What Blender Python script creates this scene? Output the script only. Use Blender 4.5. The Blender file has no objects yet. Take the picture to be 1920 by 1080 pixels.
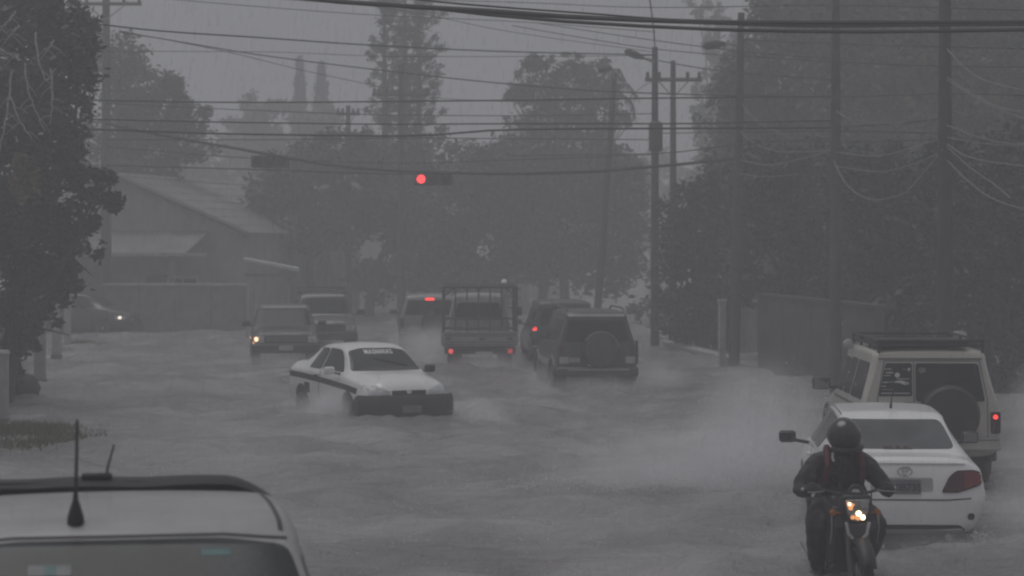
import bpy, bmesh, math, random
import numpy as np
from mathutils import Vector, Matrix
from mathutils.bvhtree import BVHTree
R = math.radians
random.seed(7); rng = np.random.default_rng(7)
scene = bpy.context.scene
COL = scene.collection

# ------------------------------------------------------------------ camera, world, sun, exposure
F, H, HY = 4400.0, 3.3, 440.0            # focal length in photo pixels, camera height above the water, horizon row
cam_d = bpy.data.cameras.new('camera'); cam = bpy.data.objects.new('camera', cam_d); COL.objects.link(cam)
cam.location = (0, 0, H); cam.rotation_euler = (R(90), 0, 0)
cam_d.sensor_width = 36; cam_d.lens = 36 * F / 1920
cam_d.shift_y = -(540 - HY) / 1920
cam_d.dof.use_dof = True; cam_d.dof.focus_distance = 29; cam_d.dof.aperture_fstop = 3.2
cam_d.clip_start = 0.1; cam_d.clip_end = 2000
scene.camera = cam

SUN_EL, SUN_AZ = 76, 280
world = bpy.data.worlds.new('World'); scene.world = world; world.use_nodes = True
nt = world.node_tree; nt.nodes.clear()
o_ = nt.nodes.new('ShaderNodeOutputWorld'); bg = nt.nodes.new('ShaderNodeBackground')
sky = nt.nodes.new('ShaderNodeTexSky'); sky.sky_type = 'NISHITA'; sky.sun_disc = False
sky.sun_elevation = R(SUN_EL); sky.sun_rotation = R(SUN_AZ); sky.dust_density = 6; sky.air_density = 1.0; sky.ozone_density = 1
hs = nt.nodes.new('ShaderNodeHueSaturation'); hs.inputs['Saturation'].default_value = 0.07
mx = nt.nodes.new('ShaderNodeMix'); mx.data_type = 'RGBA'; mx.inputs[0].default_value = 0.75
mx.inputs[7].default_value = (3.75, 3.79, 4.1, 1)        # the even grey of a rain cloud
nt.links.new(sky.outputs[0], hs.inputs['Color']); nt.links.new(hs.outputs[0], mx.inputs[6])
nt.links.new(mx.outputs[2], bg.inputs[0]); nt.links.new(bg.outputs[0], o_.inputs[0])
bg.inputs[1].default_value = 0.1
sd = bpy.data.lights.new('sun', 'SUN'); sd.energy = 1.15; sd.angle = R(40); sd.color = (1, .98, .96)
sun = bpy.data.objects.new('sun', sd); COL.objects.link(sun)
az = R(SUN_AZ)
sun.rotation_euler = Vector((math.sin(az) * math.cos(R(SUN_EL)), math.cos(az) * math.cos(R(SUN_EL)), math.sin(R(SUN_EL)))).to_track_quat('Z', 'Y').to_euler()
vs = scene.view_settings
scene.display_settings.display_device = 'sRGB'
vs.view_transform = 'Standard'; vs.look = 'None'; vs.gamma = 1; vs.use_curve_mapping = False
vs.exposure = -0.57
cy = scene.cycles
cy.use_denoising = True; cy.max_bounces = 8; cy.volume_bounces = 4; cy.transparent_max_bounces = 24
cy.volume_step_rate = 2.0; cy.volume_max_steps = 256; cy.filter_width = 2.2
GROUND = -0.12

# ------------------------------------------------------------------ helpers
def at(px, py, Y):
    return Vector(((px - 960) * Y / F, Y, H - (py - HY) * Y / F))

_m = {}
def M(name, col, rough=.5, metal=0., var=.12, scale=6., bump=0., bscale=30., emit=None, es=0., coat=0., spec=None, island=0.):
    if name in _m: return _m[name]
    m = bpy.data.materials.new(name); m.use_nodes = True; _m[name] = m
    t = m.node_tree; n = t.nodes; b = n['Principled BSDF']
    b.inputs['Roughness'].default_value = rough; b.inputs['Metallic'].default_value = metal
    if coat: b.inputs['Coat Weight'].default_value = coat; b.inputs['Coat Roughness'].default_value = .12
    if spec is not None: b.inputs['Specular IOR Level'].default_value = spec
    tc = n.new('ShaderNodeTexCoord')
    nz = n.new('ShaderNodeTexNoise'); nz.inputs['Scale'].default_value = scale; nz.inputs['Detail'].default_value = 6
    t.links.new(tc.outputs['Object'], nz.inputs['Vector'])
    cr = n.new('ShaderNodeMapRange'); cr.inputs[1].default_value = .3; cr.inputs[2].default_value = .7
    cr.inputs[3].default_value = 1 - var; cr.inputs[4].default_value = 1 + var
    t.links.new(nz.outputs['Fac'], cr.inputs[0])
    mu = n.new('ShaderNodeMix'); mu.data_type = 'RGBA'; mu.blend_type = 'MULTIPLY'; mu.inputs[0].default_value = 1
    mu.inputs[6].default_value = (*col, 1); t.links.new(cr.outputs[0], mu.inputs[7])
    src = mu.outputs[2]
    if island:
        g = n.new('ShaderNodeNewGeometry'); mr = n.new('ShaderNodeMapRange')
        mr.inputs[3].default_value = 1 - island; mr.inputs[4].default_value = 1 + island
        t.links.new(g.outputs['Random Per Island'], mr.inputs[0])
        m2 = n.new('ShaderNodeMix'); m2.data_type = 'RGBA'; m2.blend_type = 'MULTIPLY'; m2.inputs[0].default_value = 1
        t.links.new(src, m2.inputs[6]); t.links.new(mr.outputs[0], m2.inputs[7]); src = m2.outputs[2]
    t.links.new(src, b.inputs['Base Color'])
    if bump:
        n2 = n.new('ShaderNodeTexNoise'); n2.inputs['Scale'].default_value = bscale; n2.inputs['Detail'].default_value = 8
        t.links.new(tc.outputs['Object'], n2.inputs['Vector'])
        bp = n.new('ShaderNodeBump'); bp.inputs['Strength'].default_value = bump; bp.inputs['Distance'].default_value = .03
        t.links.new(n2.outputs['Fac'], bp.inputs['Height']); t.links.new(bp.outputs[0], b.inputs['Normal'])
    if emit:
        b.inputs['Emission Color'].default_value = (*emit, 1); b.inputs['Emission Strength'].default_value = es
    return m

def tag(o, label=None, cat=None, group=None, kind=None):
    if label: o['label'] = label
    if cat: o['category'] = cat
    if group: o['group'] = group
    if kind: o['kind'] = kind
    return o

def empty(name, loc, rz=0, label=None, cat=None, group=None):
    o = bpy.data.objects.new(name, None); COL.objects.link(o); o.empty_display_size = .2
    o.location = loc; o.rotation_euler = (0, 0, rz)
    return tag(o, label, cat, group)

def link(name, me, mat, parent=None):
    me.name = name
    o = bpy.data.objects.new(name, me); COL.objects.link(o)
    if mat: me.materials.append(mat)
    if parent: o.parent = parent
    return o

def smooth(me, ang=38):
    me.polygons.foreach_set('use_smooth', [True] * len(me.polygons))
    me.set_sharp_from_angle(angle=R(ang))

class MB:
    def __init__(s): s.v = []; s.f = []
    def add(s, v, f):
        k = len(s.v); s.v += [tuple(p) for p in v]; s.f += [tuple(i + k for i in q) for q in f]; return s
    def box(s, c, d, rot=None, taper=1.0):
        x, y, z = d[0] / 2, d[1] / 2, d[2] / 2
        p = [Vector((a * x * (taper if k > 0 else 1), b * y * (taper if k > 0 else 1), k * z)) for k in (-1, 1) for a, b in ((-1, -1), (1, -1), (1, 1), (-1, 1))]
        if rot: p = [rot @ q for q in p]
        c = Vector(c)
        return s.add([q + c for q in p], [(3, 2, 1, 0), (4, 5, 6, 7), (0, 1, 5, 4), (1, 2, 6, 5), (2, 3, 7, 6), (3, 0, 4, 7)])
    def tube(s, pts, r, n=8, cap=True):
        pts = [Vector(p) for p in pts]; N = len(pts)
        rr = r if isinstance(r, (list, tuple)) else [r] * N
        v = []; f = []; u = None
        for i, p in enumerate(pts):
            d = (pts[min(i + 1, N - 1)] - pts[max(i - 1, 0)]).normalized()
            if u is None:
                a = Vector((0, 0, 1)) if abs(d.z) < .9 else Vector((1, 0, 0)); u = d.cross(a).normalized()
            else:
                u = (u - d * u.dot(d)); u = u.normalized() if u.length > 1e-6 else d.orthogonal().normalized()
            w = d.cross(u)
            for k in range(n):
                a = 2 * math.pi * k / n
                v.append(p + (u * math.cos(a) + w * math.sin(a)) * rr[i])
        for i in range(N - 1):
            for k in range(n):
                k2 = (k + 1) % n
                f.append((i * n + k, i * n + k2, (i + 1) * n + k2, (i + 1) * n + k))
        if cap: f += [tuple(range(n))[::-1], tuple((N - 1) * n + k for k in range(n))]
        return s.add(v, f)
    def lathe(s, prof, c, axis='z', n=20):
        v = []; f = []; c = Vector(c)
        for r, h in prof:
            for k in range(n):
                a = 2 * math.pi * k / n; q = (r * math.cos(a), r * math.sin(a), h)
                if axis == 'x': q = (q[2], q[0], q[1])
                if axis == 'y': q = (q[0], q[2], q[1])
                v.append(c + Vector(q))
        m = len(prof)
        for i in range(m - 1):
            for k in range(n):
                k2 = (k + 1) % n
                f.append((i * n + k, i * n + k2, (i + 1) * n + k2, (i + 1) * n + k))
        f += [tuple(range(n))[::-1], tuple((m - 1) * n + k for k in range(n))]
        return s.add(v, f)
    def prism(s, poly, plane, a, b):
        n = len(poly)
        def P(q, h):
            return (q[0], q[1], h) if plane == 'xy' else (q[0], h, q[1]) if plane == 'xz' else (h, q[0], q[1])
        v = [P(q, a) for q in poly] + [P(q, b) for q in poly]
        f = [tuple(range(n))[::-1], tuple(range(n, 2 * n))] + [(i, (i + 1) % n, n + (i + 1) % n, n + i) for i in range(n)]
        return s.add(v, f)
    def mesh(s):
        me = bpy.data.meshes.new('m'); me.from_pydata(s.v, [], s.f)
        bm = bmesh.new(); bm.from_mesh(me); bmesh.ops.recalc_face_normals(bm, faces=bm.faces); bm.to_mesh(me); bm.free()
        return me
    def build(s, name, mat, parent=None, sm=True, bev=0.):
        me = s.mesh()
        if sm: smooth(me)
        o = link(name, me, mat, parent)
        if bev:
            b = o.modifiers.new('bevel', 'BEVEL'); b.width = bev; b.segments = 2; b.limit_method = 'ANGLE'
        return o

def rnd(poly, r, n=3):
    out = []; N = len(poly)
    for i in range(N):
        p, a, b = Vector(poly[i]), Vector(poly[i - 1]), Vector(poly[(i + 1) % N])
        d1, d2 = (a - p), (b - p); l = min(r, d1.length * .45, d2.length * .45)
        q1, q2 = p + d1.normalized() * l, p + d2.normalized() * l
        for k in range(n + 1):
            t = k / n; out.append(tuple(q1 * (1 - t) ** 2 + p * 2 * t * (1 - t) + q2 * t * t))
    return out
def rect(a0, b0, a1, b1, r=0.02): return rnd([(a0, b0), (a1, b0), (a1, b1), (a0, b1)], r)
def mir(poly): return [(-a, b) for a, b in poly][::-1]

# ---- vehicle bodies: a loft of cross sections
def pchip(x, y, xs):
    x = np.asarray(x, float); y = np.asarray(y, float); h = np.diff(x); d = (np.diff(y, axis=0).T / h).T
    m = np.zeros_like(y); m[0] = d[0]; m[-1] = d[-1]
    w1 = (2 * h[1:] + h[:-1]); w2 = (h[1:] + 2 * h[:-1])
    ok = d[:-1] * d[1:] > 0
    with np.errstate(divide='ignore', invalid='ignore'):
        hm = ((w1 + w2)[:, None]) / (w1[:, None] / d[:-1] + w2[:, None] / d[1:])
    m[1:-1] = np.where(ok, hm, 0)
    i = np.clip(np.searchsorted(x, xs, side='right') - 1, 0, len(x) - 2)
    t = ((xs - x[i]) / h[i])[:, None]; hh = h[i][:, None]
    return (y[i] * (1 + 2 * t) * (1 - t) ** 2 + hh * m[i] * t * (1 - t) ** 2 + y[i + 1] * t * t * (3 - 2 * t) + hh * m[i + 1] * t * t * (t - 1))

def shell(st):
    """st rows: y, lean, zb, wb, zm, wm, zs, ws, zt, wt, crown"""
    rows = []
    for (y, lean, zb, wb, zm, wm, zs, ws, zt, wt, cr) in st:
        half = [(0, zb), (wb * .8, zb), (wb, zb + .06), (wm, zm), (wm * .4 + ws * .6, zm * .25 + zs * .75), (ws, zs), (wt + .35 * (ws - wt) * (.22), zt - .24 * (zt - zs)), (wt, zt - .02), (wt * .82, zt + cr * .5), (0, zt + cr)]
        pts = []
        for (a, z) in half: pts.append((a, y + lean * (z - zb) / max(zt - zb, .01), z))
        full = pts + [(-a, yy, z) for a, yy, z in pts[-2:0:-1]]
        rows.append(np.array(full).ravel())
    rows = np.array(rows); t = np.arange(len(st)); xs = np.linspace(0, len(st) - 1, (len(st) - 1) * 5 + 1)
    A = pchip(t, rows, xs).reshape(len(xs), -1, 3)
    for _ in range(2):
        B = np.roll(A, -1, axis=1); C = np.empty((A.shape[0], A.shape[1] * 2, 3)); C[:, 0::2] = .75 * A + .25 * B; C[:, 1::2] = .25 * A + .75 * B; A = C
    n = A.shape[1]; v = A.reshape(-1, 3).tolist(); f = []
    for i in range(A.shape[0] - 1):
        for k in range(n):
            k2 = (k + 1) % n; f.append((i * n + k, i * n + k2, (i + 1) * n + k2, (i + 1) * n + k))
    for e, rev in ((0, True), (A.shape[0] - 1, False)):
        c = len(v); v.append(A[e].mean(0).tolist())
        for k in range(n):
            q = (e * n + k, e * n + (k + 1) % n, c); f.append(q if not rev else q[::-1])
    mb = MB(); mb.add(v, f); return mb

VIEW = {'rear': ((0, 1, 0), lambda a, b: (a, -20, b)), 'front': ((0, -1, 0), lambda a, b: (a, 20, b)),
        'left': ((1, 0, 0), lambda a, b: (-20, a, b)), 'right': ((-1, 0, 0), lambda a, b: (20, a, b)),
        'top': ((0, 0, -1), lambda a, b: (a, b, 20))}
class Car:
    def __init__(s, name, loc, rz, label, cat, st, paint, group=None):
        s.root = empty(name, loc, rz, label, cat, group)
        mb = shell(st); s.body = mb.build('body', paint, s.root)
        s.bvh = BVHTree.FromPolygons([Vector(v) for v in mb.v], mb.f)
    def hit(s, view, a, b):
        d, o = VIEW[view]; o = Vector(o(a, b)); h = s.bvh.ray_cast(o, Vector(d))
        if h[0] is None:
            q = s.bvh.find_nearest(o + Vector(d) * 19); h = q
            p = Vector(o); ax = [i for i in range(3) if d[i]][0]; p[ax] = q[0][ax]; return p
        return h[0]
    def panel(s, name, view, poly, mat, out=.006, parent=None, cuts=3, flat=False, back=.02):
        bm = bmesh.new()
        f = bm.faces.new([bm.verts.new((a, b, 0)) for a, b in poly])
        if cuts:
            st = .03 if cuts > 3 else .05 if cuts > 2 else .09
            for ax in (0, 1):
                lo, hi = min(p[ax] for p in poly), max(p[ax] for p in poly); k = int((hi - lo) / st)
                for i in range(1, k + 1):
                    co = [0, 0, 0]; no = [0, 0, 0]; co[ax] = lo + (hi - lo) * i / (k + 1); no[ax] = 1
                    bmesh.ops.bisect_plane(bm, geom=bm.verts[:] + bm.edges[:] + bm.faces[:], plane_co=co, plane_no=no, dist=1e-5)
        return s._proj(name, view, bm, mat, out, parent, flat, back)
    def _proj(s, name, view, bm, mat, out, parent, flat, back=.02):
        n = -Vector(VIEW[view][0]); ax = [i for i in range(3) if n[i]][0]
        for v in bm.verts: v.co = s.hit(view, v.co.x, v.co.y)
        if flat:
            m = (max if n[ax] > 0 else min)(v.co[ax] for v in bm.verts)
            for v in bm.verts: v.co[ax] = m
        bd = [e for e in bm.edges if e.is_boundary]
        r = bmesh.ops.extrude_edge_only(bm, edges=bd); nv = [g for g in r['geom'] if isinstance(g, bmesh.types.BMVert)]
        ids = set(nv)
        for v in bm.verts: v.co += n * (-back if v in ids else out)
        bmesh.ops.recalc_face_normals(bm, faces=bm.faces)
        me = bpy.data.meshes.new('p'); bm.to_mesh(me); bm.free()
        if not flat: smooth(me, 50)
        return link(name, me, mat, parent or s.root)
    def text(s, name, view, body, size, a, b, mat, parent=None, out=.009, gap=1.0, flip=False, bold=.0):
        cu = bpy.data.curves.new('t', 'FONT'); cu.body = body; cu.size = size; cu.align_x = 'CENTER'; cu.space_character = gap; cu.offset = bold
        to = bpy.data.objects.new('t', cu); COL.objects.link(to)
        dg = bpy.context.evaluated_depsgraph_get(); me = bpy.data.meshes.new_from_object(to.evaluated_get(dg))
        bpy.data.objects.remove(to)
        bm = bmesh.new(); bm.from_mesh(me); k = -1 if view == 'front' else 1
        for v in bm.verts: v.co = Vector((a + k * v.co.x, b + v.co.y, 0))
        return s._proj(name, view, bm, mat, out, parent, False, -out + .001)
    def pair(s, name, view, poly, mat, **k):
        return [s.panel(name, view, poly, mat, **k), s.panel(name, view, mir(poly), mat, **k)]
    def sides(s, name, poly, mat, **k):
        return [s.panel(name, 'left', poly, mat, **k), s.panel(name, 'right', poly, mat, **k)]
    def wheels(s, ys, half, r, rimmat=None, w=.2, flare=None):
        for y in ys:
            for sg in (-1, 1):
                x0 = sg * (half - w); x1 = sg * (half + .012)
                t = MB().lathe([(r * .60, x0), (r * .93, x0), (r, x0 + sg * .03), (r, x1 - sg * .03), (r * .93, x1), (r * .64, x1 - sg * .005)], (0, y, r), 'x', 28).build('wheel', M_RUBBER, s.root)
                MB().lathe([(r * .1, x1 - sg * .05), (r * .62, x1 - sg * .05), (r * .64, x1 + sg * .004), (r * .5, x1 - sg * .02), (r * .2, x1 - sg * .012), (.04, x1 + sg * .004)], (0, y, r), 'x', 24).build('rim', rimmat or M_STEEL, t)
                # arch liner, set into the body side, and its lip
                arc = [(y + (r + .07) * math.cos(a), r + (r + .07) * math.sin(a)) for a in np.linspace(-.25, math.pi + .25, 16)]
                s.panel('wheel_arch', 'left' if sg < 0 else 'right', arc, M_BLACK, out=.004, cuts=1)
                if flare:
                    xm = sg * (half + .0)
                    pts = [(xm, y + (r + .09) * math.cos(a), r + (r + .09) * math.sin(a)) for a in np.linspace(-.1, math.pi + .1, 16)]
                    MB().tube(pts, .055, 8).build('wheel_flare', flare, s.root)
    def mirror(s, y, z, x, mat, big=1.0, sides=(-1, 1), glass_back=True):
        for sg in sides:
            m = MB().box((sg * x, y, z), (.20 * big, .10 * big, .14 * big)).build('mirror', mat, s.root, bev=.035 * big)
            MB().tube([(sg * (x - .08), y, z - .04 * big), (sg * (x - .28), y + .03, z - .08)], .022, 6).build('mirror_arm', M_BLACK, m)
            MB().box((sg * x, y - .052 * big, z), (.16 * big, .006, .105 * big)).build('mirror_glass', M_MIRROR, m, bev=.01)

# ------------------------------------------------------------------ shared materials
M_RUBBER = M('rubber', (.018, .018, .019), .75, bump=.2)
M_STEEL = M('steel', (.32, .32, .33), .35, .7)
M_BLACK = M('black_plastic', (.02, .02, .022), .55)
M_TRIM = M('trim', (.035, .035, .038), .45)
M_GLASS = M('tinted_glass', (.018, .021, .024), .12, var=.2, scale=2, spec=.16)
M_GLASS_L = M('wet_glass', (.036, .040, .043), .16, var=.4, scale=1.6, bump=.03, bscale=40, spec=.28)
M_MIRROR = M('mirror_glass', (.25, .26, .27), .06, .9)
M_WHITE = M('white_paint', (.76, .76, .77), .28, var=.04, scale=3, coat=.5)
M_CREAM = M('beige_paint', (.46, .44, .39), .32, var=.06, scale=3, coat=.4)
M_SILVER = M('silver_paint', (.32, .315, .32), .5, .1, var=.10, scale=5, coat=.2)
M_DARKP = M('dark_paint', (.035, .036, .04), .3, var=.1, coat=.6)
M_GREYP = M('grey_paint', (.038, .041, .044), .38, var=.2, coat=.35)
M_LENS = M('clear_lens', (.38, .39, .40), .12, var=.15, scale=20)
M_REDL = M('red_lens', (.16, .015, .02), .15, var=.15, scale=20)
M_DREDL = M('dark_red_lens', (.05, .012, .014), .15, var=.2, scale=20)
M_REDON = M('red_lamp_lit', (.3, .02, .02), .3, emit=(1, .05, .045), es=3.0)
M_REDDIM = M('red_lamp_dim', (.3, .03, .03), .3, emit=(1, .10, .08), es=.55)
M_AMBER = M('amber_lens', (.35, .12, .03), .2)
M_HEADON = M('headlamp_lit', (.8, .7, .5), .2, emit=(1, .62, .33), es=3.5)
M_HEADW = M('headlamp_white', (.8, .8, .7), .2, emit=(1, .9, .72), es=2.2)
M_AMBON = M('amber_lit', (.6, .3, .1), .3, emit=(1, .45, .16), es=1.6)
M_PLATE = M('plate', (.42, .42, .45), .4)
M_STICK = M('sticker', (.52, .52, .54), .5)
M_TEAL = M('teal_sticker', (.10, .19, .19), .5)
M_DIRTY = M('dirty_white', (.38, .38, .38), .5, var=.25, scale=4)
M_CHROME = M('chrome', (.6, .6, .62), .15, 1.)
M_CONC = M('concrete', (.17, .165, .165), .8, var=.25, scale=4, bump=.4)
M_CONCL = M('pale_concrete', (.36, .355, .35), .8, var=.2, scale=5, bump=.3)
M_POLE = M('pole_concrete', (.062, .061, .063), .85, var=.3, scale=5, bump=.4)
M_WOOD = M('pole_wood', (.05, .046, .045), .85, var=.35, scale=4, bump=.5)
M_CABLE = M('cable_black', (.014, .014, .015), .6)
M_CABLEW = M('cable_pale', (.20, .20, .21), .5)
M_BARK = M('bark', (.045, .04, .036), .9, var=.4, scale=8, bump=.6)
M_BARKP = M('pale_bark', (.34, .33, .32), .8, var=.25, scale=10, bump=.4)
def leafmat(name, c, isl=.55): return M(name, c, .55, var=.35, scale=.55, island=isl)
L_DARK = leafmat('leaf_dark', (.026, .031, .024)); L_MID = leafmat('leaf_mid', (.040, .046, .035)); L_OLIVE = leafmat('leaf_olive', (.080, .084, .042))
L_YEL = leafmat('leaf_dry', (.15, .125, .06)); L_PINE = leafmat('leaf_pine', (.03, .038, .032))

# ------------------------------------------------------------------ setting: ground, road, water
g = MB().box((0, 135, GROUND - .5), (290, 380, .9)).build('ground', M('ground_soil', (.09, .08, .065), .9, var=.3, scale=.3, bump=.4), sm=False); tag(g, kind='structure')
RD = Vector((-.142, 1, 0)).normalized()
def road_pt(Y, off): return Vector((-.142 * Y + 4.3 + off, Y, 0))
rp = [road_pt(-30, -11.5), road_pt(130, -11.5), road_pt(130, 9.5), road_pt(-30, 9.5)]
rm = MB(); rm.add([(p.x, p.y, GROUND - .03) for p in rp] + [(p.x, p.y, GROUND - .2) for p in rp], [(0, 1, 2, 3)[::-1], (4, 5, 6, 7), (0, 1, 5, 4), (1, 2, 6, 5), (2, 3, 7, 6), (3, 0, 4, 7)])
tag(rm.build('road', M('asphalt', (.05, .05, .052), .8, var=.2, scale=2, bump=.3, bscale=80), sm=False), kind='structure')

# flood water: one sheet with waves, wakes and drop rings in real relief
WAKES = [  # (x, y, heading dx, dy, strength, half width)
    (-1.5, 41.2, .39, -.92, .13, .95), (1.8, 49.0, -.1, 1, .09, .95), (-.8, 57.5, -.03, 1, .08, 1.0), (4.2, 24.6, .08, 1, .08, .9), (5.7, 31.8, 0, 1, .10, 1.0), (-5.7, 59.5, .14, -1, .08, .9), (3.0, 19.5, 0, -1, .05, .3), (-2.3, 66.5, 0, 1, .08, .9)]
def wave_height(X, Y):
    r = np.random.default_rng(3); h = np.zeros_like(X)
    for i in range(42):
        lam = .22 * 1.09 ** i * (1 + .2 * r.random()); a = r.random() * 2 * np.pi; k = 2 * np.pi / lam
        if i % 2: a = np.pi / 2 + r.normal() * .5
        ph = r.random() * 7; amp = .0078 * lam ** .72
        h += amp * np.sin(k * (X * np.cos(a) + Y * np.sin(a)) + ph + 1.4 * np.sin(X * .9 + ph) + 1.1 * np.sin(Y * .55 - ph))
    for (x, y, dx, dy, s, w) in WAKES:
        l = math.hypot(dx, dy); dx /= l; dy /= l
        u = (X - x) * dx + (Y - y) * dy; v = (X - x) * dy - (Y - y) * dx
        for sg in (-1, 1):
            d = sg * v - (w + .45 * np.maximum(.6 - u, 0))
            e = s * np.exp(-(d / .32) ** 2) * np.exp(-np.maximum(-u, 0) / 5) * (u < 1.4) * (1 - np.clip(u - .4, 0, 1))
            h += e * (.8 + .35 * np.sin(X * 9 + Y * 4) * np.sin(Y * 7 - X * 5))
        h += s * .35 * np.exp(-(np.hypot(u + 1.2, v) / 1.6) ** 2) * np.sin(X * 11 + Y * 3) * np.sin(Y * 8 + X * 2)
    # the long front of water pushed aside by the queue on the right
    yl = 30.4 - .16 * (X - .2) + .25 * np.sin(X * 1.3); d = Y - yl
    h += .06 * np.exp(-(d / .45) ** 2) * (1 / (1 + np.exp(-(X + .2) * 2.5))) * (1 / (1 + np.exp((X - 4.2) * 3))) * (1 + .4 * np.sin(X * 13 + Y * 5) * np.sin(Y * 9 - X * 4))
    return h
ys = np.concatenate([[-55, -30, -10, 0, 4], np.geomspace(7, 95, 620), [100, 110, 125, 150, 190, 250, 320]])
xs = np.concatenate([[-145, -100, -60, -35, -24], np.linspace(-18, 12, 400), [16, 22, 35, 60, 100, 145]])
X, Y = np.meshgrid(xs, ys); Z = wave_height(X, Y); fade = (Y > 6) * (Y < 110) * (X > -19) * (X < 13); Z = Z * fade
nx, ny = len(xs), len(ys)
me = bpy.data.meshes.new('water'); me.vertices.add(nx * ny); me.vertices.foreach_set('co', np.stack([X, Y, Z], -1).ravel())
ii = (np.arange(ny - 1)[:, None] * nx + np.arange(nx - 1)[None]).ravel(); q = np.stack([ii, ii + 1, ii + nx + 1, ii + nx], -1)
me.loops.add(q.size); me.loops.foreach_set('vertex_index', q.ravel()); me.polygons.add(len(q)); me.polygons.foreach_set('loop_start', np.arange(0, q.size, 4)); me.polygons.foreach_set('use_smooth', np.ones(len(q), bool)); me.update(); me.validate()
mw = bpy.data.materials.new('flood_water'); mw.use_nodes = True; t = mw.node_tree; b = t.nodes['Principled BSDF']
b.inputs['Roughness'].default_value = .09; b.inputs['IOR'].default_value = 1.33
tc = t.nodes.new('ShaderNodeTexCoord')
n1 = t.nodes.new('ShaderNodeTexNoise'); n1.inputs['Scale'].default_value = .35; n1.inputs['Detail'].default_value = 7; t.links.new(tc.outputs['Object'], n1.inputs['Vector'])
mr = t.nodes.new('ShaderNodeMix'); mr.data_type = 'RGBA'; mr.inputs[6].default_value = (.225, .216, .221, 1); mr.inputs[7].default_value = (.41, .397, .404, 1)
rr = t.nodes.new('ShaderNodeMapRange'); rr.inputs[1].default_value = .35; rr.inputs[2].default_value = .65; t.links.new(n1.outputs['Fac'], rr.inputs[0]); t.links.new(rr.outputs[0], mr.inputs[0])
# froth: small flecks where drops hit
vo = t.nodes.new('ShaderNodeTexVoronoi'); vo.inputs['Scale'].default_value = 5.5; t.links.new(tc.outputs['Object'], vo.inputs['Vector'])
vr = t.nodes.new('ShaderNodeMapRange'); vr.inputs[1].default_value = .16; vr.inputs[2].default_value = .05; t.links.new(vo.outputs['Distance'], vr.inputs[0])
fm = t.nodes.new('ShaderNodeMix'); fm.data_type = 'RGBA'; fm.inputs[7].default_value = (.42, .42, .43, 1); t.links.new(mr.outputs[2], fm.inputs[6])
ml = t.nodes.new('ShaderNodeMath'); ml.operation = 'MULTIPLY'; ml.inputs[1].default_value = .5; t.links.new(vr.outputs[0], ml.inputs[0]); t.links.new(ml.outputs[0], fm.inputs[0])
t.links.new(fm.outputs[2], b.inputs['Base Color'])
mp = t.nodes.new('ShaderNodeMapping'); mp.inputs['Scale'].default_value = (1, .55, 1); t.links.new(tc.outputs['Object'], mp.inputs[0])
n2 = t.nodes.new('ShaderNodeTexNoise'); n2.inputs['Scale'].default_value = 6; n2.inputs['Detail'].default_value = 6; n2.inputs['Roughness'].default_value = .7; t.links.new(mp.outputs[0], n2.inputs['Vector'])
bp = t.nodes.new('ShaderNodeBump'); bp.inputs['Strength'].default_value = 1.0; bp.inputs['Distance'].default_value = .14; t.links.new(n2.outputs['Fac'], bp.inputs['Height']); t.links.new(bp.outputs[0], b.inputs['Normal'])
tag(link('water', me, mw), kind='structure')

# ------------------------------------------------------------------ trees
def leaves_mesh(pts, size, flat=.0):
    n = len(pts); pts = np.asarray(pts)
    a = rng.normal(size=(n, 3)); a[:, 2] *= .6; a /= np.linalg.norm(a, axis=1)[:, None]
    b = rng.normal(size=(n, 3)); b -= (b * a).sum(1)[:, None] * a; b /= np.linalg.norm(b, axis=1)[:, None]
    s = size * (.6 + .8 * rng.random(n))[:, None]
    v = np.stack([pts - a * s, pts + b * s * .5, pts + a * s, pts - b * s * .5], 1).reshape(-1, 3)
    me = bpy.data.meshes.new('leaves'); me.vertices.add(4 * n); me.vertices.foreach_set('co', v.ravel())
    me.loops.add(4 * n); me.loops.foreach_set('vertex_index', np.arange(4 * n)); me.polygons.add(n); me.polygons.foreach_set('loop_start', np.arange(0, 4 * n, 4))
    me.update(); return me
def blob_pts(c, r, n, rag=1.0):
    """leaf positions: twiggy sub-clumps spread through an ellipsoid, denser outside"""
    k = max(6, n // 45)
    d = rng.normal(size=(k, 3)); d /= np.linalg.norm(d, axis=1)[:, None]
    cc = d * (rng.random(k) ** .45)[:, None] * (1 + (rag - 1) * rng.random(k) ** 2)[:, None]
    i = rng.integers(0, k, n); p = cc[i] + rng.normal(size=(n, 3)) * .15
    return p * np.array(r) + np.array(c)
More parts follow.
